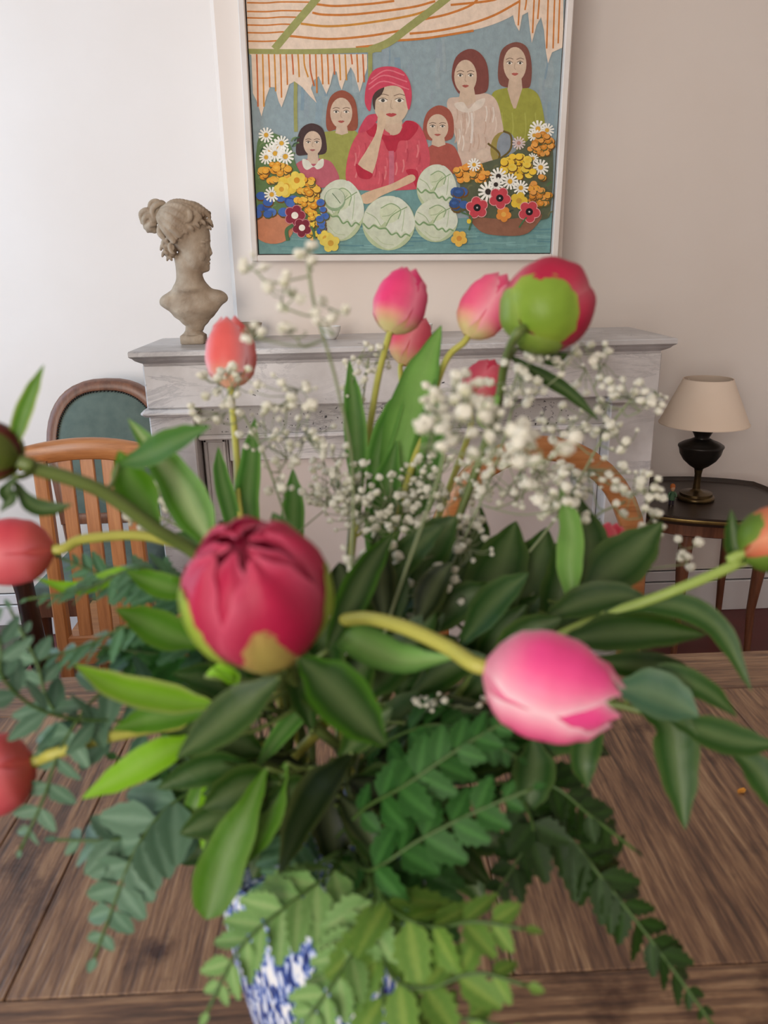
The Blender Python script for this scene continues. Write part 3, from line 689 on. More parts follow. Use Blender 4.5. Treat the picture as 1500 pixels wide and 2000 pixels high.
for px_, py_ in ((gx-.115, sy0+.025), (gx+.165, sy0+.025)):
    MB().tube([(px_, py_, .38), (px_, py_-.005, .3), (px_, py_, .15), (px_, py_-.008, .0)], [.026, .022, .015, .014], 10).build('leg', M['walnut'], t, True, off=T0)
for px_ in (gx-.165, gx+.165):
    MB().bar((px_, gy+.05, 0), (px_, gy+.0, .53), .028, .03, .036, .036).build('leg', M['walnut'], t, off=T0)

# ------------------------------------------------------------------ honey coloured slat-back chair
hx, hy = -.598, 1.64
t = thing('slat_back_chair', (hx, hy-.2, 0), 'honey-coloured wooden chair with a curved top rail and flat upright slats', 'chair'); T0 = t.location.copy()
o = MB(); rings = []
for i in range(17):
    s = -1+i/8; x = hx+s*.136; y = hy+.022*(1-s*s)+.012; zt = .934+.014*(1-s*s); zb = .886+.016*(1-s*s)
    th = .012
    rings.append([V((x, y-th, zb+.004)), V((x, y-th-.002, zt-.008)), V((x, y-th+.004, zt-.001)), V((x, y+th-.004, zt)), V((x, y+th, zt-.006)), V((x, y+th, zb+.004)), V((x, y+th-.004, zb)), V((x, y-th+.004, zb))])
o.rings(rings); o.build('top_rail', M['honeyx'], t, True, off=T0)
for k, x in enumerate((-.0475, 0.0, .0475)):
    yb = hy+.022*(1-(x/.15)**2)+.012
    MB().bar((hx+x, hy+.0, .47), (hx+x, yb, .903), .030, .011).build('slat', M['honeyz'], t, off=T0)
for s in (-1, 1):
    st = MB(); st.bar((hx+s*.102, hy-.02, 0), (hx+s*.100, hy, .44), .030, .028, .031, .030); st.bar((hx+s*.100, hy, .43), (hx+s*.095, hy+.014, .904), .031, .030, .030, .020)
    st.build('stile', M['honeyz'], t, off=T0)
MB().box(hx-.105, hx+.105, hy-.010, hy+.010, .455, .49, .004).build('lower_rail', M['honeyx'], t, off=T0)
o = MB(); o.rings([[(hx-.125*w_, hy-.012, z), (hx+.125*w_, hy-.012, z), (hx+.135*w_, hy+.29, z), (hx-.135*w_, hy+.29, z)] for z, w_ in ((.42, .97), (.425, 1), (.443, 1), (.448, .97))]); o.build('seat', M['honeyx'], t, off=T0)
for s in (-1, 1):
    MB().bar((hx+s*.115, hy+.275, 0), (hx+s*.112, hy+.265, .43), .026, .026, .032, .032).build('leg', M['honeyz'], t, off=T0)
    MB().bar((hx+s*.113, hy+.27, .22), (hx+s*.110, hy+.03, .22), .014, .02).build('stretcher', M['honeyx'], t, off=T0)

# ------------------------------------------------------------------ dark chair at the left of it
dx, dy = -1.035, 1.56
t = thing('dark_wooden_armchair', (dx, dy, 0), 'dark brown wooden armchair standing beside the honey-coloured slat chair', 'chair'); T0 = t.location.copy()
MB().box(dx-.23, dx+.22, dy-.20, dy+.22, .425, .46, .010).build('seat', M['darkwood'], t, off=T0)
o = MB(); o.box(dx-.21, dx+.20, dy-.19, dy+.20, .36, .426, .004); o.build('seat_rail', M['darkwood'], t, off=T0)
for sx in (-1, 1):
    for sy in (-1, 1):
        x_, y_ = dx+sx*.225, dy+sy*.18
        MB().tube([(x_+.015, y_, 0), (x_+.010, y_, .2), (x_, y_, .42), (x_-.004, y_, .56), (x_-.01, y_, .63)], [.014, .018, .024, .022, .026], 12).build('leg', M['darkwood'], t, True, off=T0)
for sy in (-1, 1):
    MB().tube([(dx-.25, dy+sy*.18, .645), (dx, dy+sy*.18, .65), (dx+.20, dy+sy*.18, .64), (dx+.245, dy+sy*.18, .625)], [.02, .024, .028, .018], 12).build('arm', M['darkwood'], t, True, off=T0)
    MB().bar((dx-.235, dy+sy*.18, .60), (dx-.27, dy+sy*.18, .93), .034, .034, .028, .028).build('back_post', M['darkwood'], t, off=T0)
for z in (.70, .80, .90): MB().box(dx-.268, dx-.244, dy-.18, dy+.18, z-.03, z+.03, .006).build('back_slat', M['darkwood'], t, off=T0)

# ------------------------------------------------------------------ bentwood round-back chair, right
kx, ky, kw = .365, 1.47, .232
t = thing('round_back_chair', (kx, ky-.2, 0), 'honey-coloured chair with a round arched back rail behind the white baby\'s breath', 'chair'); T0 = t.location.copy()
path = [(kx-kw, .40), (kx-kw, .62)]
for i in range(19):
    a = math.pi*(1-i/18); path.append((kx+kw*math.cos(a), .70+.262*math.sin(a)))
path += [(kx+kw, .62), (kx+kw, .40)]
rings = []
for i, (x, z) in enumerate(path):
    a, b = path[max(i-1, 0)], path[min(i+1, len(path)-1)]
    d = V((b[0]-a[0], 0, b[1]-a[1])).normalized(); n = V((-d.z, 0, d.x)); c = V((x, ky+.06*(z-.45), z)); h, q, k = .048, .013, .004
    rings.append([c+V((0, -q+k, 0)), c-n*k+V((0, -q, 0)), c-n*(h-k)+V((0, -q, 0)), c-n*h+V((0, -q+k, 0)), c-n*h+V((0, q-k, 0)), c-n*(h-k)+V((0, q, 0)), c-n*k+V((0, q, 0)), c+V((0, q-k, 0))])
MBa = MB(); MBa.rings([[p for p in r_] for r_ in rings]); MBa.build('back_arch', M['honeyx'], t, True, off=T0)
o = MB(); rr = []
for z, s in ((.425, .97), (.43, 1), (.452, 1), (.457, .97)):
    rr.append([(kx+.225*s*math.copysign(abs(math.cos(a))**.7, math.cos(a)), ky-.19+.21*s*math.copysign(abs(math.sin(a))**.7, math.sin(a)), z) for a in [6.2832*i/36 for i in range(36)]])
o.rings(rr); o.build('seat', M['honeyx'], t, off=T0)
for s in (-1, 1):
    MB().bar((kx+s*(kw-.024), ky+.045, 0), (kx+s*(kw-.024), ky, .46), .032, .028, .046, .026).build('leg', M['honeyz'], t, off=T0)
    MB().bar((kx+s*.18, ky-.37, 0), (kx+s*.165, ky-.34, .43), .028, .028, .034, .034).build('leg', M['honeyz'], t, off=T0)

# ------------------------------------------------------------------ dining table
t = thing('dining_table', (0, .40, 0), 'old brown plank dining table under the flower arrangement', 'dining table'); T0 = t.location.copy()
TT = .75
def plank(x0, x1, y0, y1, mat): return MB().box(x0, x1, y0, y1, TT-.032, TT, .0013).build('plank', mat, t, off=T0)
plank(-1.12, 1.12, .884, .982, M['tablex']); plank(-1.12, 1.12, .375, .471, M['tablex']); plank(-1.12, 1.12, -.24, -.14, M['tablex'])
xs = [-1.12, -.86, -.62, -.372, -.294, -.09, .113, .470, .72, .92, 1.12]
for a, b in zip(xs, xs[1:]):
    plank(a+.0004, b-.0004, .4715, .8835, M['tabley']); plank(a+.0004, b-.0004, -.1395, .3745, M['tabley'])
MB().box(-1.10, 1.10, -.22, .965, TT-.045, TT-.033, .002).build('underframe', M['darkwood'], t, off=T0)
o = MB()
for y0, y1 in ((-.18, -.155), (.905, .93)): o.box(-1.02, 1.02, y0, y1, TT-.14, TT-.043, .003)
for x0, x1 in ((-1.03, -1.005), (1.005, 1.03)): o.box(x0, x1, -.18, .93, TT-.14, TT-.043, .003)
o.build('apron', M['tablex'], t, off=T0)
for x in (-1.0, 1.0):
    for y in (-.15, .90): MB().bar((x, y, 0), (x, y, TT-.044), .055, .055, .075, .075).build('leg', M['honeyz'], t, off=T0)

# ------------------------------------------------------------------ vase
VX, VY = -.030, .40
t = thing('patterned_vase', (VX, VY, TT-.0004), 'blue and white patterned ceramic vase on the table holding all the flowers', 'vase')
MB().lathe([(.044, 0), (.047, .003), (.0475, .012), (.050, .045), (.056, .085), (.0625, .13), (.0655, .165), (.0655, .185), (.063, .198), (.059, .198), (.0605, .185), (.0605, .165), (.0575, .13), (.051, .085), (.045, .045), (.041, .014), (.001, .012)], seg=56).build('body', M['vase'], t, True)
MB().lathe([(.0625, .193), (.0665, .196), (.0675, .200), (.0665, .204), (.0605, .205), (.0595, .199)], seg=56).build('rim', M['vase'], t, True)
MOUTH = V((VX, VY, TT+.198)); FOOT = V((VX, VY, TT+.0125))

# ------------------------------------------------------------------ plants
G = {k: lin(v) for k, v in dict(stemy='a9a84e', stemg='8aa04e', stemd='5f7038', tulip='3d7024', tulipl='74a550', peony='1f430b', peonyl='477a0f', lime='80ba1c',
     fern='214a14', fernl='5d8f45', fernd='102207', grey='456a50', edge='b9c274', rachis='3f5a26').items()}
def facing(p, k=.8):
    return ((CAM-p).normalized()*k+V((0, 0, 1))*(1-k)).normalized()
class Plant:
    def __init__(s, name, label, cat, group=None, stemcol='stemg', seed=None):
        s.rn = random.Random(hash_(label)); a = s.rn.uniform(0, 6.28); q = s.rn.uniform(.2, .75)
        s.foot = FOOT+V((.030*q*math.cos(a), .030*q*math.sin(a), .004)); s.mouth = MOUTH+V((.045*q*math.cos(a+2.6), .045*q*math.sin(a+2.6), 0))
        s.t = thing(name, s.foot-V((0, 0, .004)), label, cat, group); s.o = s.t.location.copy(); s.mb = MB(); s.axis = []; s.sc = G[stemcol]
    def stem(s, pts, r=.0026, mouth=True):
        """pts from the head downwards; goes on through the vase mouth to the bottom"""
        pts = [V(p) for p in pts]
        if mouth:
            e = pts[-1]; m_ = s.mouth
            tgt = (e-m_); tgt.z = 0
            if tgt.length > 1e-6: tgt.normalize()
            s.mouth = MOUTH+tgt*min(.04, (e-MOUTH).length*.5)+V((s.rn.uniform(-.008, .008), s.rn.uniform(-.008, .008), 0))
            pts = pts+[s.mouth+V((0, 0, .004)), s.foot]
        c = crom(pts, 7); s.axis += c; s.mb.tube(c, [r]*len(c), 8)
        return c
    def branch(s, pts, r=.0013):
        c = crom(pts, 5); s.axis += c; s.mb.tube(c, [r*1.2]+[r]*(len(c)-1), 6)
    def attach(s, p, r=.0012):
        if not s.axis: return
        q = min(s.axis, key=lambda a: (a-p).length+max(0, a.z-p.z+.01)*1.5)
        if (q-p).length > .002: s.mb.tube(crom([q, q.lerp(p, .5)+V((0, 0, -.1*(q-p).length)), p], 3), r, 6)
    def leaf(s, pts, wpx, c='peony', edge=None, rib=.25, fold=.25, nrm=None, roll=0, wave=0, prof=None, mat=None, petiole=True, name='leaf', n=14):
        """pts: (px, py, depth) from base to tip; wpx: greatest width in photo pixels"""
        p3 = [P(*p) if len(p) == 3 and not isinstance(p, V) else V(p) for p in pts]
        dm = sum(p[2] for p in pts)/len(pts) if not isinstance(pts[0], V) else .4
        W = wpx*dm/F/2
        path = crom(p3, 6); L = len(path); vs, fs, cs = [], [], []
        base = c if isinstance(c, tuple) else G[c]; ed = G[edge] if edge else mixc(base, G['edge'], .12)
        prof = prof or [(0, .10), (.12, .45), (.35, .95), (.5, 1), (.72, .78), (.9, .34), (1, .02)]
        cross = (-1, -.6, -.08, .08, .6, 1)
        for i, p in enumerate(path):
            tt = i/(L-1); tn = (path[min(i+1, L-1)]-path[max(i-1, 0)]).normalized()
            nn = V(nrm) if nrm else facing(p, .7)
            side = tn.cross(nn); side = side.normalized() if side.length > .05 else rt.copy()
            nn = side.cross(tn).normalized()
            if roll: q = Matrix.Rotation(R(roll), 3, tn); side = q @ side; nn = q @ nn
            wd = W*interp(prof, tt)
            for v in cross:
                wv = wave*W*math.sin(tt*17+v*2)*abs(v)
                vs.append(p+side*(v*wd)+nn*(fold*wd*(abs(v)**1.3)+wv))
                k = mixc(base, mixc(base, (.5, .6, .3), .6), rib if abs(v) < .2 else 0)
                if abs(v) == 1: k = mixc(base, ed, .8)
                cs.append(k)
        nc = len(cross)
        for i in range(L-1):
            for j in range(nc-1): fs.append([i*nc+j, i*nc+j+1, (i+1)*nc+j+1, (i+1)*nc+j])
        ob = mesh(name, vs, fs, mat or M['leaf'], s.t, True, cs, s.o)
        if petiole: s.attach(p3[0])
        return ob
    def finish(s, name='stem', mat=None, col_=None):
        return mesh(name, s.mb.v, s.mb.f, mat or M['stem'], s.t, True, [col_ or s.sc]*len(s.mb.v), s.o)
def hash_(t_):
    h = 7
    for ch in t_: h = (h*131+ord(ch)) % 1000003
    return h
def axis3(phi, tau): return ((rt*math.cos(R(phi))+up*math.sin(R(phi)))*math.cos(R(tau))+fw*math.sin(R(tau))).normalized()
def frame_of(ax):
    a = ax.cross(V((0, 0, 1)));
    if a.length < .1: a = ax.cross(V((1, 0, 0)))
    a.normalize(); return a, ax.cross(a)
TUL = [(0, .20), (.07, .55), (.2, .88), (.42, 1), (.65, .95), (.85, .74), (1, .36)]
def tulip(label, px, py, d, phi, tau, Lpx, Wpx, path, main, edge, base, open_=0, spin=0, group=None, stemcol='stemy', rs=.0027, point=0):
    pl = Plant('tulip', label, 'tulip', group, stemcol)
    ax = axis3(phi, tau); L = Lpx*d/F/max(.5, math.cos(R(tau))); W = Wpx*d/F/2
    c = P(px, py, d); b0 = c-ax*L*.5; a, b = frame_of(ax)
    mn, edg, bs = lin(main), lin(edge), lin(base)
    c_ = pl.stem([b0+ax*.002, b0-ax*L*.10]+[P(*p) for p in path], rs)
    for k in range(6):
        inner = k % 2; th = R(spin)+k*math.pi/3; rs_ = .92 if inner else 1.05; ln = L*(1.0 if inner else .97)
        vs, fs, cs = [], [], []; nu, nv = 14, 9
        for i in range(nu+1):
            u = i/nu; r_ = W*interp(TUL, u)*rs_*(1+open_*u*u*(0.6 if inner else 1))
            aw = interp([(0, .7), (.25, 1.0), (.55, 1.08), (.80, .98-.20*point), (.93, .70-.30*point), (1, .22-.18*point)], u)*(.95 if inner else 1)
            for j in range(nv):
                v = -1+2*j/(nv-1); q = th+v*aw; rr = r_*(1+.05*(1-v*v)-.02*abs(v)+.02*math.sin(5*u+k*2.1)*v)
                vs.append(b0+ax*(ln*u*(1-.03*v*v))+(a*math.cos(q)+b*math.sin(q))*rr)
                kk = mixc(bs, mn, (u-.06)/.26+.12*(1-abs(v))*(u > .05)-.1)
                kk = mixc(kk, edg, max(0, abs(v)**3*.9*(1 if u > .12 else .3)+max(0, u-.85)*2.0))
                st = .5+.5*math.sin(v*23+k); kk = mixc(kk, mixc(mn, (1, .9, .9), .35), .18*st*(u > .15)); cs.append(kk)
        for i in range(nu):
            for j in range(nv-1): fs.append([i*nv+j, i*nv+j+1, (i+1)*nv+j+1, (i+1)*nv+j])
        mesh('petal', vs, fs, M['petal'], pl.t, True, cs, pl.o)
    return pl
def peony(label, px, py, d, phi, tau, Rpx, path, cols, sepals, spin=0, stemcol='stemd', rs=.003, stretch=1.08, patch=None, group=None):
    pl = Plant('peony', label, 'peony', group, stemcol)
    ax = axis3(phi, tau); r_ = Rpx*d/F; c = P(px, py, d); a, b = frame_of(ax)
    pl.stem([c-ax*r_*.96, c-ax*r_*1.5]+[P(*p) for p in path], rs)
    def patchmesh(name, th, hw, t0, t1, rad, twist, c0, c1, edge, tipdrop=.0, frill=.03, ph=0, mat='petal'):
        vs, fs, cs = [], [], []; nu, nv = 14, 11
        for i in range(nu+1):
            u = i/nu; po = math.pi*(t0+(t1-t0)*u)          # polar angle from the base pole
            aw = hw*interp([(0, .55), (.3, .95), (.6, 1), (.85, .72), (1, .22)], u)
            for j in range(nv):
                v = -1+2*j/(nv-1); q = th+v*aw+twist*u
                rr = rad*r_*(1+.05*(1-v*v)*math.sin(math.pi*u)+frill*math.sin(v*6+u*7+ph)*u-tipdrop*u*u)
                vs.append(c+ax*(-math.cos(po)*rr*stretch)+(a*math.cos(q)+b*math.sin(q))*(math.sin(po)*rr))
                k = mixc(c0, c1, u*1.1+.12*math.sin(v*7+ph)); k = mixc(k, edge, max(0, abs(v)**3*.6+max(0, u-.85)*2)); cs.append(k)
        for i in range(nu):
            for j in range(nv-1): fs.append([i*nv+j, i*nv+j+1, (i+1)*nv+j+1, (i+1)*nv+j])
        return mesh(name, vs, fs, M[mat], pl.t, True, cs, pl.o)
    m1, m2, e = [lin(x) for x in cols]
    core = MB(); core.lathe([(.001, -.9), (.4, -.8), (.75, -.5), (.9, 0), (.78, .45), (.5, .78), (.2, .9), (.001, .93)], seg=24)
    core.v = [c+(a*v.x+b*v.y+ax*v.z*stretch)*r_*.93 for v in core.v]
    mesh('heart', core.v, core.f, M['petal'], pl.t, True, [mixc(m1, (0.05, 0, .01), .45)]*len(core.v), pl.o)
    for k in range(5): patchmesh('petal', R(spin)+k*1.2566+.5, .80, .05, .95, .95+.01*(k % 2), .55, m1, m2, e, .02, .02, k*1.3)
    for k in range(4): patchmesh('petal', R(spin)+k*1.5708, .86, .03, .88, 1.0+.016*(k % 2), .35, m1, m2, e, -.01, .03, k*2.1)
    vd = (CAM-c).normalized(); th0 = math.degrees(math.atan2(vd.dot(b), vd.dot(a)))
    for (th, hw, t1, cc, ec) in sepals:
        th += th0
        o_ = patchmesh('sepal', R(th), hw, .0, t1, 1.055, 0, mixc(lin(cc), G['lime'], .1), lin(cc), lin(ec), .0, .012, th, 'leaf')
    return pl
UP_ = 90
# --- tulips -------------------------------------------------------------
TA = [(463, 900, .60), (470, 1010, .57), (540, 1350, .52)]
p = tulip('salmon tulip with pale edges standing upright before the marble mantel', 450, 688, .62, 92, 4, 140, 94, TA, 'ea6a66', 'f8ccd6', 'eec0a0', -.05, 20)
p.leaf([(520, 1150, .56), (484, 1000, .58), (490, 900, .59), (498, 815, .60)], 48, 'tulip', 'tulipl', fold=.5)
p.leaf([(480, 1130, .55), (452, 1010, .57), (432, 930, .58), (426, 872, .59)], 36, 'tulip', 'tulipl', fold=.5)
p.leaf([(575, 1200, .54), (572, 1050, .55), (573, 970, .56), (572, 915, .56)], 46, 'tulip', 'tulipl', fold=.3)
p.finish()
p = tulip('bright pink tulip with a rounded head, tallest of the upright ones', 782, 588, .62, 72, 2, 132, 98, [(738, 740, .61), (718, 860, .60), (690, 1050, .57), (660, 1400, .52)], 'e8407f', 'f79ab4', 'e3e3a0', .0, 50)
p.leaf([(700, 1020, .57), (697, 890, .58), (690, 790, .585), (682, 702, .59)], 46, 'tulip', 'tulipl', fold=.3, wave=.1)
p.leaf([(715, 1030, .57), (738, 890, .58), (765, 810, .585), (790, 755, .59)], 46, 'tulip', 'tulipl', fold=.4)
p.finish()
p = tulip('coral pink tulip half hidden behind the tallest tulip', 803, 664, .76, 70, 6, 105, 74, [(785, 800, .74), (760, 950, .69), (700, 1300, .57)], 'e24a68', 'f09aa2', 'e6d29a', 0, 10)
p.leaf([(770, 1060, .58), (785, 900, .58), (815, 760, .59), (862, 636, .60)], 92, 'tulipl', 'tulip', fold=.35, rib=.1, wave=.05)
p.leaf([(800, 1100, .57), (825, 950, .575), (840, 850, .58), (850, 740, .585)], 70, 'tulip', 'tulipl', fold=.4)
p.finish()
p = tulip('pink tulip leaning right against the green peony bud', 950, 598, .60, 58, 0, 140, 92, [(868, 710, .60), (820, 860, .58), (750, 1100, .55), (680, 1400, .51)], 'ec5a86', 'f9b6c4', 'e6e0a0', 0, 35)
p.leaf([(740, 1200, .55), (745, 1050, .56), (755, 950, .57), (775, 860, .575)], 70, 'tulip', 'tulipl', fold=.4)
p.finish()
p = tulip('small crimson tulip low behind the baby\'s breath', 945, 748, .68, 62, 8, 96, 76, [(915, 850, .66), (860, 1000, .62), (740, 1350, .55)], 'd63a58', 'e8788a', 'd9a08a', 0, 5); p.finish()
p = tulip('coral tulip lying out to the left on a level yellow stem', 5, 1078, .44, 183, -6, 190, 126, [(170, 1052, .45), (300, 1050, .46), (420, 1110, .47), (540, 1300, .48)], 'dc505e', 'e27a84', 'd86a62', -.1, 15, stemcol='stemy', rs=.003)
p.leaf([(330, 1130, .46), (250, 1120, .455), (150, 1150, .45), (70, 1130, .44)], 34, 'lime', fold=.3)
p.finish()
p = tulip('large pink tulip with white petal edges drooping toward the table edge', 1078, 1340, .33, -14, -12, 262, 196, [(870, 1262, .35), (780, 1222, .365), (700, 1208, .385), (655, 1240, .41), (640, 1400, .45)], 'f2509a', 'fff2f6', 'f0a0b8', .05, 62, stemcol='stemy', rs=.0036, point=.85)
p.leaf([(640, 1225, .41), (690, 1250, .39), (780, 1290, .375), (890, 1285, .365)], 74, 'tulipl', 'tulip', fold=.45, rib=.4)
p.leaf([(650, 1330, .43), (560, 1420, .42), (500, 1500, .41)], 40, 'tulip', 'tulipl')
p.finish()
p = tulip('coral tulip hanging out to the left just above the table planks', -22, 1518, .40, 198, -8, 170, 150, [(110, 1470, .40), (230, 1435, .41), (380, 1420, .43), (540, 1480, .46)], 'dc505e', 'e27a84', 'd86a62', -.1, 40, stemcol='stemy', rs=.0032); p.finish()
p = tulip('small red tulip between dark leaves in front of the round-back chair', 1190, 1062, .62, 75, 4, 84, 66, [(1180, 1150, .60), (1080, 1300, .56), (850, 1480, .52)], 'dc4058', 'ee8088', 'e0b080', .1, 12); p.finish()

# --- peonies ------------------------------------------------------------
p = peony('large crimson peony bud with lime green sepals, foremost in the bouquet', 502, 1158, .30, 99, -44, 138, [(560, 1290, .375), (600, 1400, .43)], ('9d1238', 'c22350', 'dc6a88'),
          [(-8, .42, .60, 'b0a058', 'c08a60'), (-85, .7, .66, '8fae3a', 'b9cc60'), (78, .7, .58, '8fae3a', 'b5c860'), (180, .7, .55, '8fae3a', 'b5c860')], 25, rs=.0034)
LF = 'peony'
p.leaf([(425, 1378, .36), (340, 1370, .355), (230, 1345, .35), (145, 1298, .345)], 80, 'lime', 'edge', fold=.2, nrm=(0, -.3, 1))
p.leaf([(420, 1388, .37), (350, 1395, .37), (280, 1408, .37), (220, 1425, .365)], 60, 'peonyl', fold=.2)
p.leaf([(545, 1325, .35), (480, 1375, .35), (410, 1430, .355), (345, 1480, .36)], 92, 'peony', fold=.2)
p.leaf([(585, 1285, .345), (640, 1335, .34), (700, 1400, .34), (755, 1458, .34)], 112, 'peony', 'peonyl', fold=.22)
p.leaf([(390, 1440, .38), (320, 1470, .37), (240, 1515, .365), (160, 1560, .36)], 66, 'lime', fold=.2)
p.leaf([(640, 1270, .38), (680, 1190, .40), (720, 1110, .41), (772, 1035, .42)], 66, 'peony', 'peonyl', fold=.25)
p.leaf([(400, 1260, .40), (340, 1245, .40), (280, 1215, .40), (225, 1190, .395)], 82, 'peonyl', fold=.2, nrm=(0, -.5, 1))
p.leaf([(400, 1320, .37), (430, 1310, .37), (460, 1330, .37), (410, 1300, .36)], 30, 'lime', fold=.2)
p.finish()
p = peony('round peony bud wrapped in a smooth green sepal with crimson petals showing behind', 1070, 598, .47, 45, 34, 86, [(985, 715, .49), (968, 800, .51), (900, 1000, .53), (760, 1350, .51)], ('b01a40', 'c92f52', 'e08a94'),
          [(-4, 1.5, .41, '86a83c', 'a8b848'), (120, .9, .36, '86a344', '9db35c'), (240, .9, .36, '86a344', '9db35c')], 10, rs=.0028, stemcol='stemd')
p.leaf([(985, 690, .49), (1060, 735, .49), (1115, 770, .49), (1170, 822, .49)], 30, 'peony', fold=.2)
p.leaf([(975, 770, .50), (955, 800, .50), (948, 820, .50), (962, 850, .50)], 40, 'tulipl', fold=.3)
p.leaf([(1010, 680, .48), (1060, 690, .48), (1085, 700, .48), (1110, 690, .48)], 40, 'peony', fold=.2)
p.finish()
p = peony('dark peony bud on a long dark stem reaching left past the slat chair', -22, 880, .36, 160, -5, 56, [(60, 912, .365), (190, 955, .38), (300, 1030, .40), (420, 1120, .43), (560, 1350, .46)], ('5e2420', '7b3028', '9a5a48'),
          [(0, .8, .6, '5f6a30', '7a8040'), (120, .8, .6, '5f6a30', '7a8040'), (240, .8, .6, '666a30', '7a8040')], 0, rs=.0036)
p.leaf([(20, 905, .36), (38, 830, .36), (60, 770, .36), (86, 712, .36)], 34, 'peonyl', 'edge', fold=.3)
p.leaf([(25, 935, .36), (60, 985, .36), (100, 995, .36), (142, 985, .36)], 36, 'peony', fold=.3)
p.leaf([(30, 930, .355), (12, 960, .355), (20, 975, .355), (0, 1000, .355)], 30, 'peony', fold=.3)
p.leaf([(310, 1035, .40), (275, 975, .40), (250, 930, .395), (232, 880, .39)], 80, 'peonyl', fold=.2)
p.leaf([(232, 905, .39), (285, 890, .385), (345, 862, .38), (412, 832, .375)], 84, 'tulip', fold=.15, roll=-25)
p.leaf([(420, 1080, .42), (380, 1010, .42), (335, 930, .42), (250, 818, .42)], 84, 'peonyl', 'tulipl', fold=.5, rib=1.0)
p.leaf([(400, 1140, .42), (340, 1150, .41), (290, 1135, .41), (245, 1115, .405)], 54, 'peonyl', fold=.2)
p.finish()
p = peony('peach-orange peony bud on a straight yellow-green stem reaching toward the side table', 1512, 1052, .42, 28, -10, 60, [(1435, 1103, .425), (1300, 1160, .43), (1110, 1232, .45), (900, 1350, .47)], ('cf6a4c', 'e08f66', 'efb890'),
          [(190, .8, .55, '5f7f2e', '86a04a'), (300, .8, .5, '5f7f2e', '86a04a'), (70, .8, .5, '5f7f2e', '86a04a')], 0, stemcol='stemg', rs=.0030)
p.leaf([(1462, 1098, .425), (1440, 1080, .425), (1432, 1045, .425), (1428, 995, .425)], 40, 'peony', fold=.4)
p.finish()

# --- leafy greenery stems -------------------------------------------------
def greens2(label, path, leaves, stemcol='stemd', rs=.0022):
    pl = Plant('greenery_stem', label, 'foliage', None, stemcol); pl.stem([P(*q) for q in path], rs)
    for pts, wpx, c, kw in leaves: pl.leaf(pts, wpx, c, **kw)
    pl.finish(); return pl
greens2('stem of broad dark leaves standing upright before the round-back chair', [(1062, 1060, .52), (1030, 1180, .51), (930, 1340, .50)], [
    ([(950, 1240, .50), (955, 1170, .50), (985, 1090, .51), (1008, 1018, .52)], 118, 'peony', {}), ([(1030, 1245, .505), (1030, 1165, .51), (1052, 1090, .515), (1068, 1030, .52)], 100, 'peony', {}),
    ([(1118, 1200, .47), (1112, 1110, .47), (1114, 1030, .475), (1092, 950, .48)], 52, 'tulipl', dict(wave=.18, fold=.5)), ([(1140, 1225, .50), (1142, 1130, .505), (1150, 1060, .51), (1118, 955, .52)], 92, 'peony', {}),
    ([(1135, 1170, .48), (1190, 1115, .48), (1240, 1075, .48), (1294, 1020, .48)], 108, 'peony', dict(fold=.12)), ([(870, 1200, .52), (890, 1120, .53), (925, 1050, .54), (940, 990, .55)], 76, 'peony', {}),
    ([(1080, 1240, .50), (1090, 1180, .50), (1100, 1120, .50), (1085, 1060, .51)], 80, 'peony', {})])
greens2('stem of long dark leaves spreading right under the pale yellow-green stem', [(1260, 1230, .43), (1120, 1260, .44), (950, 1350, .46)], [
    ([(1090, 1255, .44), (1180, 1240, .43), (1280, 1235, .425), (1380, 1240, .42)], 104, 'peony', dict(fold=.15, nrm=(0, -.4, 1))), ([(1180, 1195, .44), (1300, 1180, .43), (1400, 1225, .42), (1468, 1350, .41)], 56, 'fern', dict(fold=.2)),
    ([(1130, 1290, .44), (1230, 1300, .435), (1310, 1310, .43), (1380, 1345, .425)], 60, 'peony', {}), ([(1060, 1210, .45), (1130, 1180, .45), (1200, 1165, .445), (1270, 1170, .44)], 70, 'peony', {}),
    ([(1000, 1260, .46), (1060, 1240, .46), (1120, 1225, .455), (1180, 1235, .45)], 74, 'peony', {})])
greens2('branch of loose grey-green leaves hanging over the right end of the table', [(1440, 1470, .40), (1290, 1400, .41), (1120, 1370, .43), (900, 1420, .46)], [
    ([(1200, 1345, .41), (1260, 1350, .40), (1320, 1375, .395), (1365, 1400, .39)], 96, 'grey', dict(fold=.3)), ([(1250, 1385, .405), (1310, 1420, .40), (1325, 1510, .395), (1338, 1620, .39)], 86, 'fern', {}),
    ([(1300, 1400, .40), (1380, 1430, .395), (1450, 1450, .39), (1520, 1455, .385)], 70, 'fern', {}), ([(1425, 1462, .40), (1475, 1500, .395), (1505, 1545, .39), (1525, 1600, .385)], 64, 'fern', {}),
    ([(1150, 1375, .42), (1150, 1430, .415), (1140, 1490, .41), (1148, 1540, .41)], 60, 'fern', {}), ([(1230, 1340, .41), (1300, 1320, .405), (1380, 1350, .40), (1440, 1400, .40)], 54, 'fern', {}),
    ([(1040, 1440, .43), (1045, 1490, .425), (1038, 1540, .42), (1030, 1590, .42)], 84, 'fern', {})])
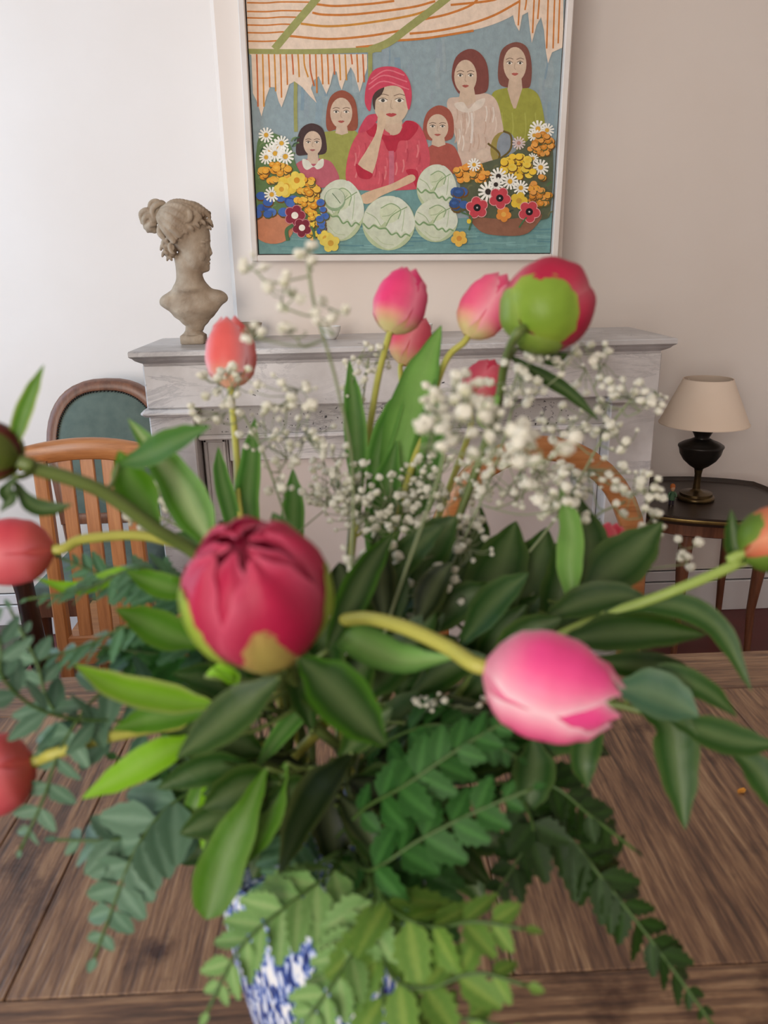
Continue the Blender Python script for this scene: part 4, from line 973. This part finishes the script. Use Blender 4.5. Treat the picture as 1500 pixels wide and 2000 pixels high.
greens2('stem of dark leaves hanging down in front of the vase neck', [(600, 1500, .42), (620, 1540, .44)], [
    ([(690, 1470, .40), (640, 1530, .39), (590, 1610, .385), (545, 1710, .38)], 140, 'fernd', dict(fold=.2, roll=48, rib=.05)), ([(520, 1500, .40), (480, 1590, .39), (435, 1690, .385), (402, 1795, .38)], 96, 'peonyl', dict(fold=.2, prof=[(0, .1), (.2, .4), (.5, .85), (.75, 1), (.92, .75), (1, .08)])),
    ([(560, 1490, .41), (530, 1560, .405), (510, 1620, .40), (480, 1690, .40)], 70, 'peonyl', {}), ([(420, 1480, .42), (410, 1540, .415), (400, 1600, .41), (395, 1660, .41)], 34, 'lime', {}),
    ([(480, 1470, .43), (430, 1500, .425), (390, 1560, .42), (360, 1620, .42)], 60, 'peonyl', {}), ([(650, 1480, .43), (640, 1560, .425), (650, 1640, .42), (660, 1700, .42)], 80, 'fernd', {})])
# filler foliage in the heart of the bouquet
rf = random.Random(11)
fillers = [('stem of dark leaves deep in the bouquet behind the foremost peony bud', (430, 640), (1020, 1400)), ('stem of dark leaves in the middle of the bouquet below the baby\'s breath', (640, 860), (1080, 1440)),
           ('stem of dark leaves behind the drooping pink tulip', (840, 1060), (1180, 1480)), ('stem of dark leaves above the left rim of the vase', (380, 640), (1380, 1640)), ('stem of dark leaves above the right rim of the vase', (620, 940), (1400, 1660)),
           ('stem of green leaves crowding the vase mouth under the foremost bud', (440, 760), (1290, 1600))]
for lab, (x0, x1), (y0, y1) in fillers:
    pl = Plant('greenery_stem', lab, 'foliage', None, 'stemd')
    mx_, my_ = (x0+x1)/2, (y0+y1)/2
    pl.stem([P(mx_, y0+60, .50), P(mx_*.7+631*.3, my_, .495), P(mx_*.4+631*.6, 1520, .49)], .0022)
    for i in range(20):
        bx, by = rf.uniform(x0+40, x1-40), rf.uniform(y0+60, y1); dd = rf.uniform(.44, .52) if 'crowding' not in lab else rf.uniform(.40, .45)
        an = math.atan2(by-1500, bx-640)+rf.uniform(-.5, .5); ln = rf.uniform(120, 200)
        tx, ty = bx+ln*math.cos(an), by+ln*math.sin(an)
        pl.leaf([(bx, by, dd), (bx+(tx-bx)*.5, by+(ty-by)*.5-14, dd-.01), (tx, ty, dd-.015)], rf.uniform(60, 95), rf.choice(['peony', 'fern', 'peony', 'fernd']), fold=.25, roll=rf.uniform(-30, 30))
    pl.finish()

# --- ferns ----------------------------------------------------------------
def leaflet_mesh(name, c, c2, lobes=5, wd=.42, serr=.16, fold=.22):
    vs, cs, fs = [], [], []; n = lobes*2+2
    for i in range(n+1):
        u = i/n; w_ = wd*interp([(0, .15), (.2, .85), (.4, 1), (.7, .72), (.9, .32), (1, .02)], u)*(1+(serr if i % 2 else -serr))
        bend = -.10*u*u
        for v in (-1, -.45, 0, .45, 1):
            vs.append((u+(.05*abs(v) if i % 2 else 0), v*w_*.5, bend+fold*abs(v)*w_*.5)); cs.append(mixc(c, c2, .7 if v == 0 else (.35*abs(v))))
    for i in range(n):
        for j in range(4): fs.append([i*5+j, i*5+j+1, (i+1)*5+j+1, (i+1)*5+j])
    me = bpy.data.meshes.new(name); me.from_pydata(vs, [], fs); me.polygons.foreach_set('use_smooth', [True]*len(fs))
    a = me.color_attributes.new('Col', 'FLOAT_COLOR', 'POINT'); fl = []
    for k in cs: fl += [*k, 1]
    a.data.foreach_set('color', fl); me.materials.append(M['fern']); return me
LM = dict(dark=leaflet_mesh('leaflet', lin('22501c'), lin('4a803c'), 4, .6, .12), deep=leaflet_mesh('leaflet', lin('1b330e'), lin('30501c'), 4, .55, .14), pale=leaflet_mesh('leaflet', lin('5f9048'), lin('9dba7a'), 5, .55, .14),
          olive=leaflet_mesh('leaflet', lin('4d7c2c'), lin('8fa84e'), 5, .62, .12), grey=leaflet_mesh('leaflet', lin('4c7056'), lin('80a088'), 3, .5, .06), teal=leaflet_mesh('leaflet', lin('3d6a40'), lin('74a080'), 4))
def fern(label, path, n, lpx, kind='dark', spread=62, tip=.25, roll=0, stemcol='stemd', nrm=None, peak=.3, wscale=1.0, name='fern_frond', droop=.2):
    """path: (px, py, depth) from the tip back to where the stalk goes into the bouquet"""
    pl = Plant(name, label, 'fern' if name == 'fern_frond' else 'foliage', None, 'rachis')
    pts = [P(*q) for q in path]; c = pl.stem(pts, .0009)
    fr = crom(pts, 12)[::-1]; L = len(fr); dm = sum(q[2] for q in path)/len(path)
    rr = random.Random(hash_(label)+1)
    for k in range(n+1):
        u = .08+.92*k/n; p_ = fr[min(L-1, int(u*(L-1)))]; tn = (fr[min(L-1, int(u*(L-1))+2)]-fr[max(0, int(u*(L-1))-2)]).normalized()
        nn = V(nrm) if nrm else facing(p_, .55); sd = tn.cross(nn).normalized(); nn = sd.cross(tn).normalized()
        if roll: q = Matrix.Rotation(R(roll), 3, tn); sd = q @ sd; nn = q @ nn
        ln = lpx*dm/F*interp([(0, .55), (peak, 1), (.7, .72), (1, tip)], u)
        for s in ((-1, 1) if k < n else (0,)):
            ang = R(spread*(1-.35*u))*s; d = (tn*math.cos(ang)+sd*math.sin(ang)-nn*(droop*abs(s))+nn*rr.uniform(-.28, .28)).normalized()
            y_ = nn.cross(d).normalized(); y_ = Matrix.Rotation(R(rr.uniform(-28, 28)), 3, d) @ y_; z_ = d.cross(y_)
            l2 = ln*rr.uniform(.9, 1.1)
            o_ = bpy.data.objects.new('leaflet', LM[kind]); col.objects.link(o_); o_.parent = pl.t
            mt = Matrix.Identity(4)
            for i in range(3): mt[i][0], mt[i][1], mt[i][2], mt[i][3] = d[i]*l2, y_[i]*l2*wscale, z_[i]*l2, (p_-pl.o)[i]
            o_.matrix_basis = mt
    pl.finish('rachis'); return pl
fern('glossy dark fern frond rising right from the vase just under the drooping tulip', [(1010, 1395, .385), (900, 1460, .385), (790, 1535, .39), (690, 1600, .41)], 8, 92, 'dark', wscale=1.1)
fern('glossy dark fern frond pointing right across the vase rim below its twin', [(1040, 1540, .37), (930, 1585, .375), (820, 1640, .38), (720, 1700, .39), (680, 1660, .43)], 8, 104, 'dark', wscale=1.1)
fern('pale fern frond hanging left over the blue vase', [(405, 1975, .35), (470, 1850, .36), (560, 1770, .37), (650, 1700, .39), (670, 1650, .43)], 10, 110, 'pale', wscale=1.0)
fern('pale fern frond hanging straight down the front of the vase', [(560, 2040, .34), (630, 1950, .345), (700, 1840, .36), (730, 1740, .38), (700, 1660, .42)], 11, 104, 'pale', wscale=1.1)
fern('olive fern frond reaching right from the front of the vase', [(1025, 1815, .34), (930, 1800, .345), (840, 1810, .355), (760, 1770, .37), (710, 1680, .42)], 6, 124, 'olive', wscale=1.0)
fern('olive fern frond lying lowest in front of the vase', [(1030, 1925, .33), (930, 1900, .335), (830, 1930, .34), (760, 1900, .35), (720, 1760, .38), (690, 1670, .42)], 7, 130, 'olive', wscale=1.0)
fern('olive fern frond curling down at the foot of the vase', [(1000, 2010, .325), (900, 1990, .33), (810, 2020, .335), (750, 1960, .345), (730, 1800, .37), (690, 1680, .42)], 6, 124, 'olive', wscale=1.0)
fern('long dark fern frond sweeping down to the right over the table planks', [(1395, 2005, .40), (1290, 1860, .41), (1180, 1720, .42), (1080, 1610, .43), (900, 1540, .455)], 16, 100, 'deep', wscale=.9, spread=50)
fern('short dark fern frond above the long one, right of the vase', [(1240, 1660, .42), (1150, 1590, .42), (1070, 1530, .425), (930, 1490, .45)], 9, 80, 'deep', spread=55)
fern('dark fern frond pointing down between vase and table plank joint', [(960, 1760, .40), (1010, 1680, .405), (1040, 1610, .41), (960, 1530, .44)], 7, 84, 'deep', wscale=1.2)
fern('fern frond with shining teal edges reaching left below the level tulip stem', [(55, 1170, .43), (170, 1150, .435), (280, 1110, .44), (400, 1180, .46), (520, 1350, .48)], 14, 80, 'teal', roll=35, spread=66)
fern('fern frond with shining teal edges reaching left above the table edge', [(40, 1300, .42), (170, 1260, .425), (290, 1215, .43), (410, 1290, .45), (530, 1420, .47)], 14, 92, 'teal', roll=35, spread=66)
fern('dark fern frond behind the lime leaf left of the foremost peony bud', [(190, 1260, .45), (280, 1275, .45), (380, 1290, .46), (520, 1400, .48)], 10, 96, 'dark')
fern('fern frond in shade at the left above the teal-edged ones', [(120, 1090, .45), (220, 1130, .455), (330, 1150, .46), (480, 1300, .48)], 10, 80, 'teal')
fern('sprig of oval grey-green leaves hanging at the far left over the table', [(40, 1660, .40), (85, 1560, .40), (130, 1440, .40), (230, 1340, .42), (420, 1380, .45)], 9, 92, 'grey', wscale=1.1, spread=70, name='grey_leaf_sprig')
fern('sprig of oval grey-green leaves rising left beside the slat chair leg', [(20, 1190, .41), (70, 1290, .41), (110, 1390, .41), (240, 1430, .43), (430, 1440, .46)], 8, 84, 'grey', wscale=1.1, spread=70, name='grey_leaf_sprig')
fern('sprig of oval grey-green leaves drooping low over the left planks', [(185, 1870, .40), (225, 1760, .40), (270, 1650, .405), (350, 1560, .42), (500, 1500, .45)], 9, 112, 'grey', wscale=1.25, spread=66, name='grey_leaf_sprig')
fern('sprig of oval grey-green leaves fanning left from the vase rim', [(110, 1640, .41), (220, 1640, .41), (320, 1620, .42), (450, 1560, .44)], 8, 100, 'grey', wscale=1.25, spread=60, name='grey_leaf_sprig')
fern('fern frond filling the shade below the lime leaves', [(230, 1480, .44), (330, 1500, .44), (450, 1480, .45), (560, 1520, .47)], 9, 96, 'dark')
fern('fern frond in the shade under the drooping pink tulip', [(1010, 1480, .41), (920, 1430, .42), (820, 1420, .43), (700, 1500, .46)], 9, 92, 'dark', wscale=1.2)
fern('fern frond hanging down the left side of the vase', [(480, 1850, .41), (530, 1740, .415), (570, 1650, .42), (610, 1580, .45)], 8, 84, 'teal')
fern('dark fern frond hanging down the right side of the vase', [(850, 1860, .38), (840, 1770, .385), (800, 1680, .40), (730, 1620, .43)], 8, 96, 'dark', wscale=1.1)
fern('fern frond at the far left edge beside the hanging coral tulip', [(-30, 1180, .36), (0, 1260, .36), (10, 1330, .365), (120, 1400, .39), (400, 1440, .44)], 8, 90, 'grey', wscale=.9)

# --- baby's breath ----------------------------------------------------------
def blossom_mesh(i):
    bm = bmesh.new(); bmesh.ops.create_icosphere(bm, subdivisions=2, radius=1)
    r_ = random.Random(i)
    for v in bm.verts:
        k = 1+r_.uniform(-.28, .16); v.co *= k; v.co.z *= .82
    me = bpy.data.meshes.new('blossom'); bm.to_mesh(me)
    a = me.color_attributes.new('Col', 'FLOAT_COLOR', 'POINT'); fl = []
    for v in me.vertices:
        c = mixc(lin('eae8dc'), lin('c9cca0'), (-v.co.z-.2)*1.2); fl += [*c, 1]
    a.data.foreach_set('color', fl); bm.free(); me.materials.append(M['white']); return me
BM_ = [blossom_mesh(i) for i in range(4)]
def sprig(label, path, clusters, seed):
    pl = Plant('gypsophila_sprig', label, 'gypsophila', 'sprigs of white baby\'s breath', 'stemd'); rr = random.Random(seed)
    pl.sc = lin('86906c'); c = pl.stem([P(*q) for q in path], .0008)
    top = P(*path[0])
    for (cx, cy, d, sx, sy, sd, n, mm) in clusters:
        n = int(n*1.45) if n > 9 else n; mm *= 1.08; sx *= 1.08; sy *= 1.05
        hub = P(cx, cy+sy*.75, d); q = min(c, key=lambda a: (a-hub).length+max(0, a.z-hub.z)*2)
        pl.mb.tube(crom([q, q.lerp(hub, .55)+V((rr.uniform(-.006, .006), 0, -.004)), hub], 4), .0005, 5)
        subs = [P(cx+rr.uniform(-.5, .5)*sx, cy+rr.uniform(-.4, .4)*sy, d+rr.uniform(-.4, .4)*sd) for _ in range(max(2, n//6))]
        for sp in subs: pl.mb.tube([hub, hub.lerp(sp, .5)+V((rr.uniform(-.004, .004), 0, 0)), sp], .00038, 4)
        for i in range(n):
            a = rr.uniform(0, 6.283); k = math.sqrt(rr.random())
            p_ = P(cx+sx*k*math.cos(a), cy+sy*k*math.sin(a), d+rr.uniform(-sd, sd))
            s = min(subs, key=lambda b: (b-p_).length); pl.mb.tube([s, s.lerp(p_, .6)+V((0, 0, -.002)), p_], .0003, 4)
            r_ = mm*.0005*(rr.uniform(.75, 1.15) if rr.random() < .72 else rr.uniform(.38, .6))
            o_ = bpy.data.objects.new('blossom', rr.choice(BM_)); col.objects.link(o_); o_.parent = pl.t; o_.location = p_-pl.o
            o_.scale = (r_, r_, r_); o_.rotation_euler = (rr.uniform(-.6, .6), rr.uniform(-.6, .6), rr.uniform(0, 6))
    pl.finish()
S = sprig
S('tall thin baby\'s breath sprig rising in front of the painting corner', [(600, 500, .36), (615, 600, .37), (660, 760, .40), (690, 950, .44), (680, 1300, .48)],
  [(500, 515, .36, 26, 20, .012, 5, 5.4), (555, 570, .36, 34, 40, .012, 8, 5.6), (600, 490, .355, 18, 24, .008, 4, 5.4), (640, 610, .37, 36, 34, .012, 7, 5.2), (580, 645, .37, 36, 20, .012, 4, 5), (490, 640, .365, 30, 22, .012, 4, 4.8)], 1)
S('baby\'s breath sprig around the upright salmon tulip', [(470, 800, .52), (520, 900, .52), (580, 1100, .51), (630, 1400, .50)],
  [(440, 745, .50, 60, 46, .02, 17, 5.8), (420, 800, .51, 46, 26, .02, 9, 5.6), (560, 770, .46, 70, 40, .02, 13, 6.2), (560, 850, .53, 90, 60, .02, 34, 5.6), (540, 930, .50, 40, 30, .02, 7, 7)], 2)
S('baby\'s breath sprig between the left leaves and the salmon tulip', [(300, 1000, .54), (380, 1060, .53), (500, 1250, .51), (600, 1450, .50)],
  [(290, 990, .53, 50, 50, .02, 20, 5.8), (340, 960, .53, 30, 30, .02, 8, 5.4), (640, 960, .55, 46, 40, .02, 18, 5.8)], 3)
S('baby\'s breath sprig just left of the tallest tulip', [(720, 700, .62), (700, 850, .60), (680, 1050, .57), (660, 1400, .51)],
  [(720, 700, .62, 44, 30, .02, 13, 5.6), (690, 760, .60, 30, 40, .02, 8, 5.4), (660, 920, .56, 60, 60, .02, 26, 5.8)], 4)
S('dense baby\'s breath sprig in the middle of the bouquet', [(780, 960, .56), (760, 1060, .55), (700, 1350, .51)],
  [(740, 970, .56, 90, 50, .03, 46, 6), (860, 950, .56, 100, 60, .03, 54, 6), (830, 1030, .53, 110, 40, .03, 40, 6), (700, 1000, .54, 60, 46, .02, 20, 6)], 5)
S('baby\'s breath sprig with the largest near blossoms', [(880, 830, .36), (850, 950, .38), (780, 1150, .42), (690, 1420, .46)],
  [(890, 800, .36, 70, 60, .02, 17, 6.6), (830, 850, .33, 50, 40, .015, 6, 7.2), (960, 850, .36, 80, 60, .02, 19, 6.6), (1060, 870, .33, 70, 44, .015, 9, 7.4), (900, 770, .40, 70, 40, .02, 13, 6)], 6)
S('baby\'s breath sprig under the green peony bud', [(1000, 800, .50), (960, 930, .50), (860, 1150, .50), (720, 1420, .49)],
  [(1010, 740, .48, 70, 46, .02, 16, 6), (1100, 690, .48, 70, 50, .02, 15, 5.8), (1010, 930, .50, 90, 60, .03, 40, 6), (1080, 960, .46, 50, 50, .02, 14, 6.6)], 7)
S('baby\'s breath sprig reaching right toward the lamp shade', [(1240, 770, .52), (1180, 850, .52), (1080, 1020, .51), (860, 1300, .50)],
  [(1250, 775, .50, 60, 36, .02, 15, 5.8), (1160, 720, .52, 60, 50, .02, 15, 5.6), (1120, 830, .52, 80, 40, .02, 20, 6), (1220, 850, .52, 40, 30, .02, 8, 6), (1180, 790, .52, 40, 30, .02, 8, 5.4)], 8)
S('baby\'s breath sprig along the right arch of the round-back chair', [(1220, 980, .53), (1150, 1020, .52), (1050, 1150, .51), (850, 1380, .50)],
  [(1160, 930, .53, 90, 46, .02, 20, 6), (1250, 965, .52, 46, 60, .02, 15, 6), (1275, 1030, .52, 26, 44, .02, 9, 6), (1100, 1000, .50, 50, 40, .02, 14, 6), (1340, 1075, .50, 26, 34, .012, 8, 6)], 9)
S('low baby\'s breath sprig just above the drooping tulip stem', [(780, 1090, .50), (760, 1180, .49), (700, 1400, .48)],
  [(730, 1090, .47, 70, 40, .02, 16, 6.6), (830, 1110, .48, 60, 60, .02, 16, 6.4), (870, 1170, .50, 60, 40, .02, 16, 5), (790, 1190, .49, 60, 40, .02, 10, 4.6), (900, 1070, .50, 60, 50, .02, 16, 5.8)], 10)
S('baby\'s breath sprig hidden low behind the drooping tulip head', [(870, 1370, .45), (800, 1400, .46), (700, 1480, .47)], [(880, 1375, .44, 70, 22, .02, 12, 4.4)], 12)

# --- a fallen petal on the table ------------------------------------------
q = onZ(1448, 1547, TT); vs = []; fs = []
for i in range(6):
    for j in range(4): vs.append((-.006+.012*i/5, (-1+2*j/3)*.0035*math.sin(math.pi*(i+.6)/6.2), .0006+.0018*(abs(-1+2*j/3)+((i-2.5)/2.5)**2*.5)))
for i in range(5):
    for j in range(3): fs.append([i*4+j, i*4+j+1, i*4+j+5, i*4+j+4])
o = mesh('fallen_petal', vs, fs, M['petal'], None, True, [lin('e09a3c')]*len(vs)); o.location = (q.x, q.y, TT-.0006); o.rotation_euler.z = .5
tag(o, 'small orange petal fallen on the bare table planks', 'petal')
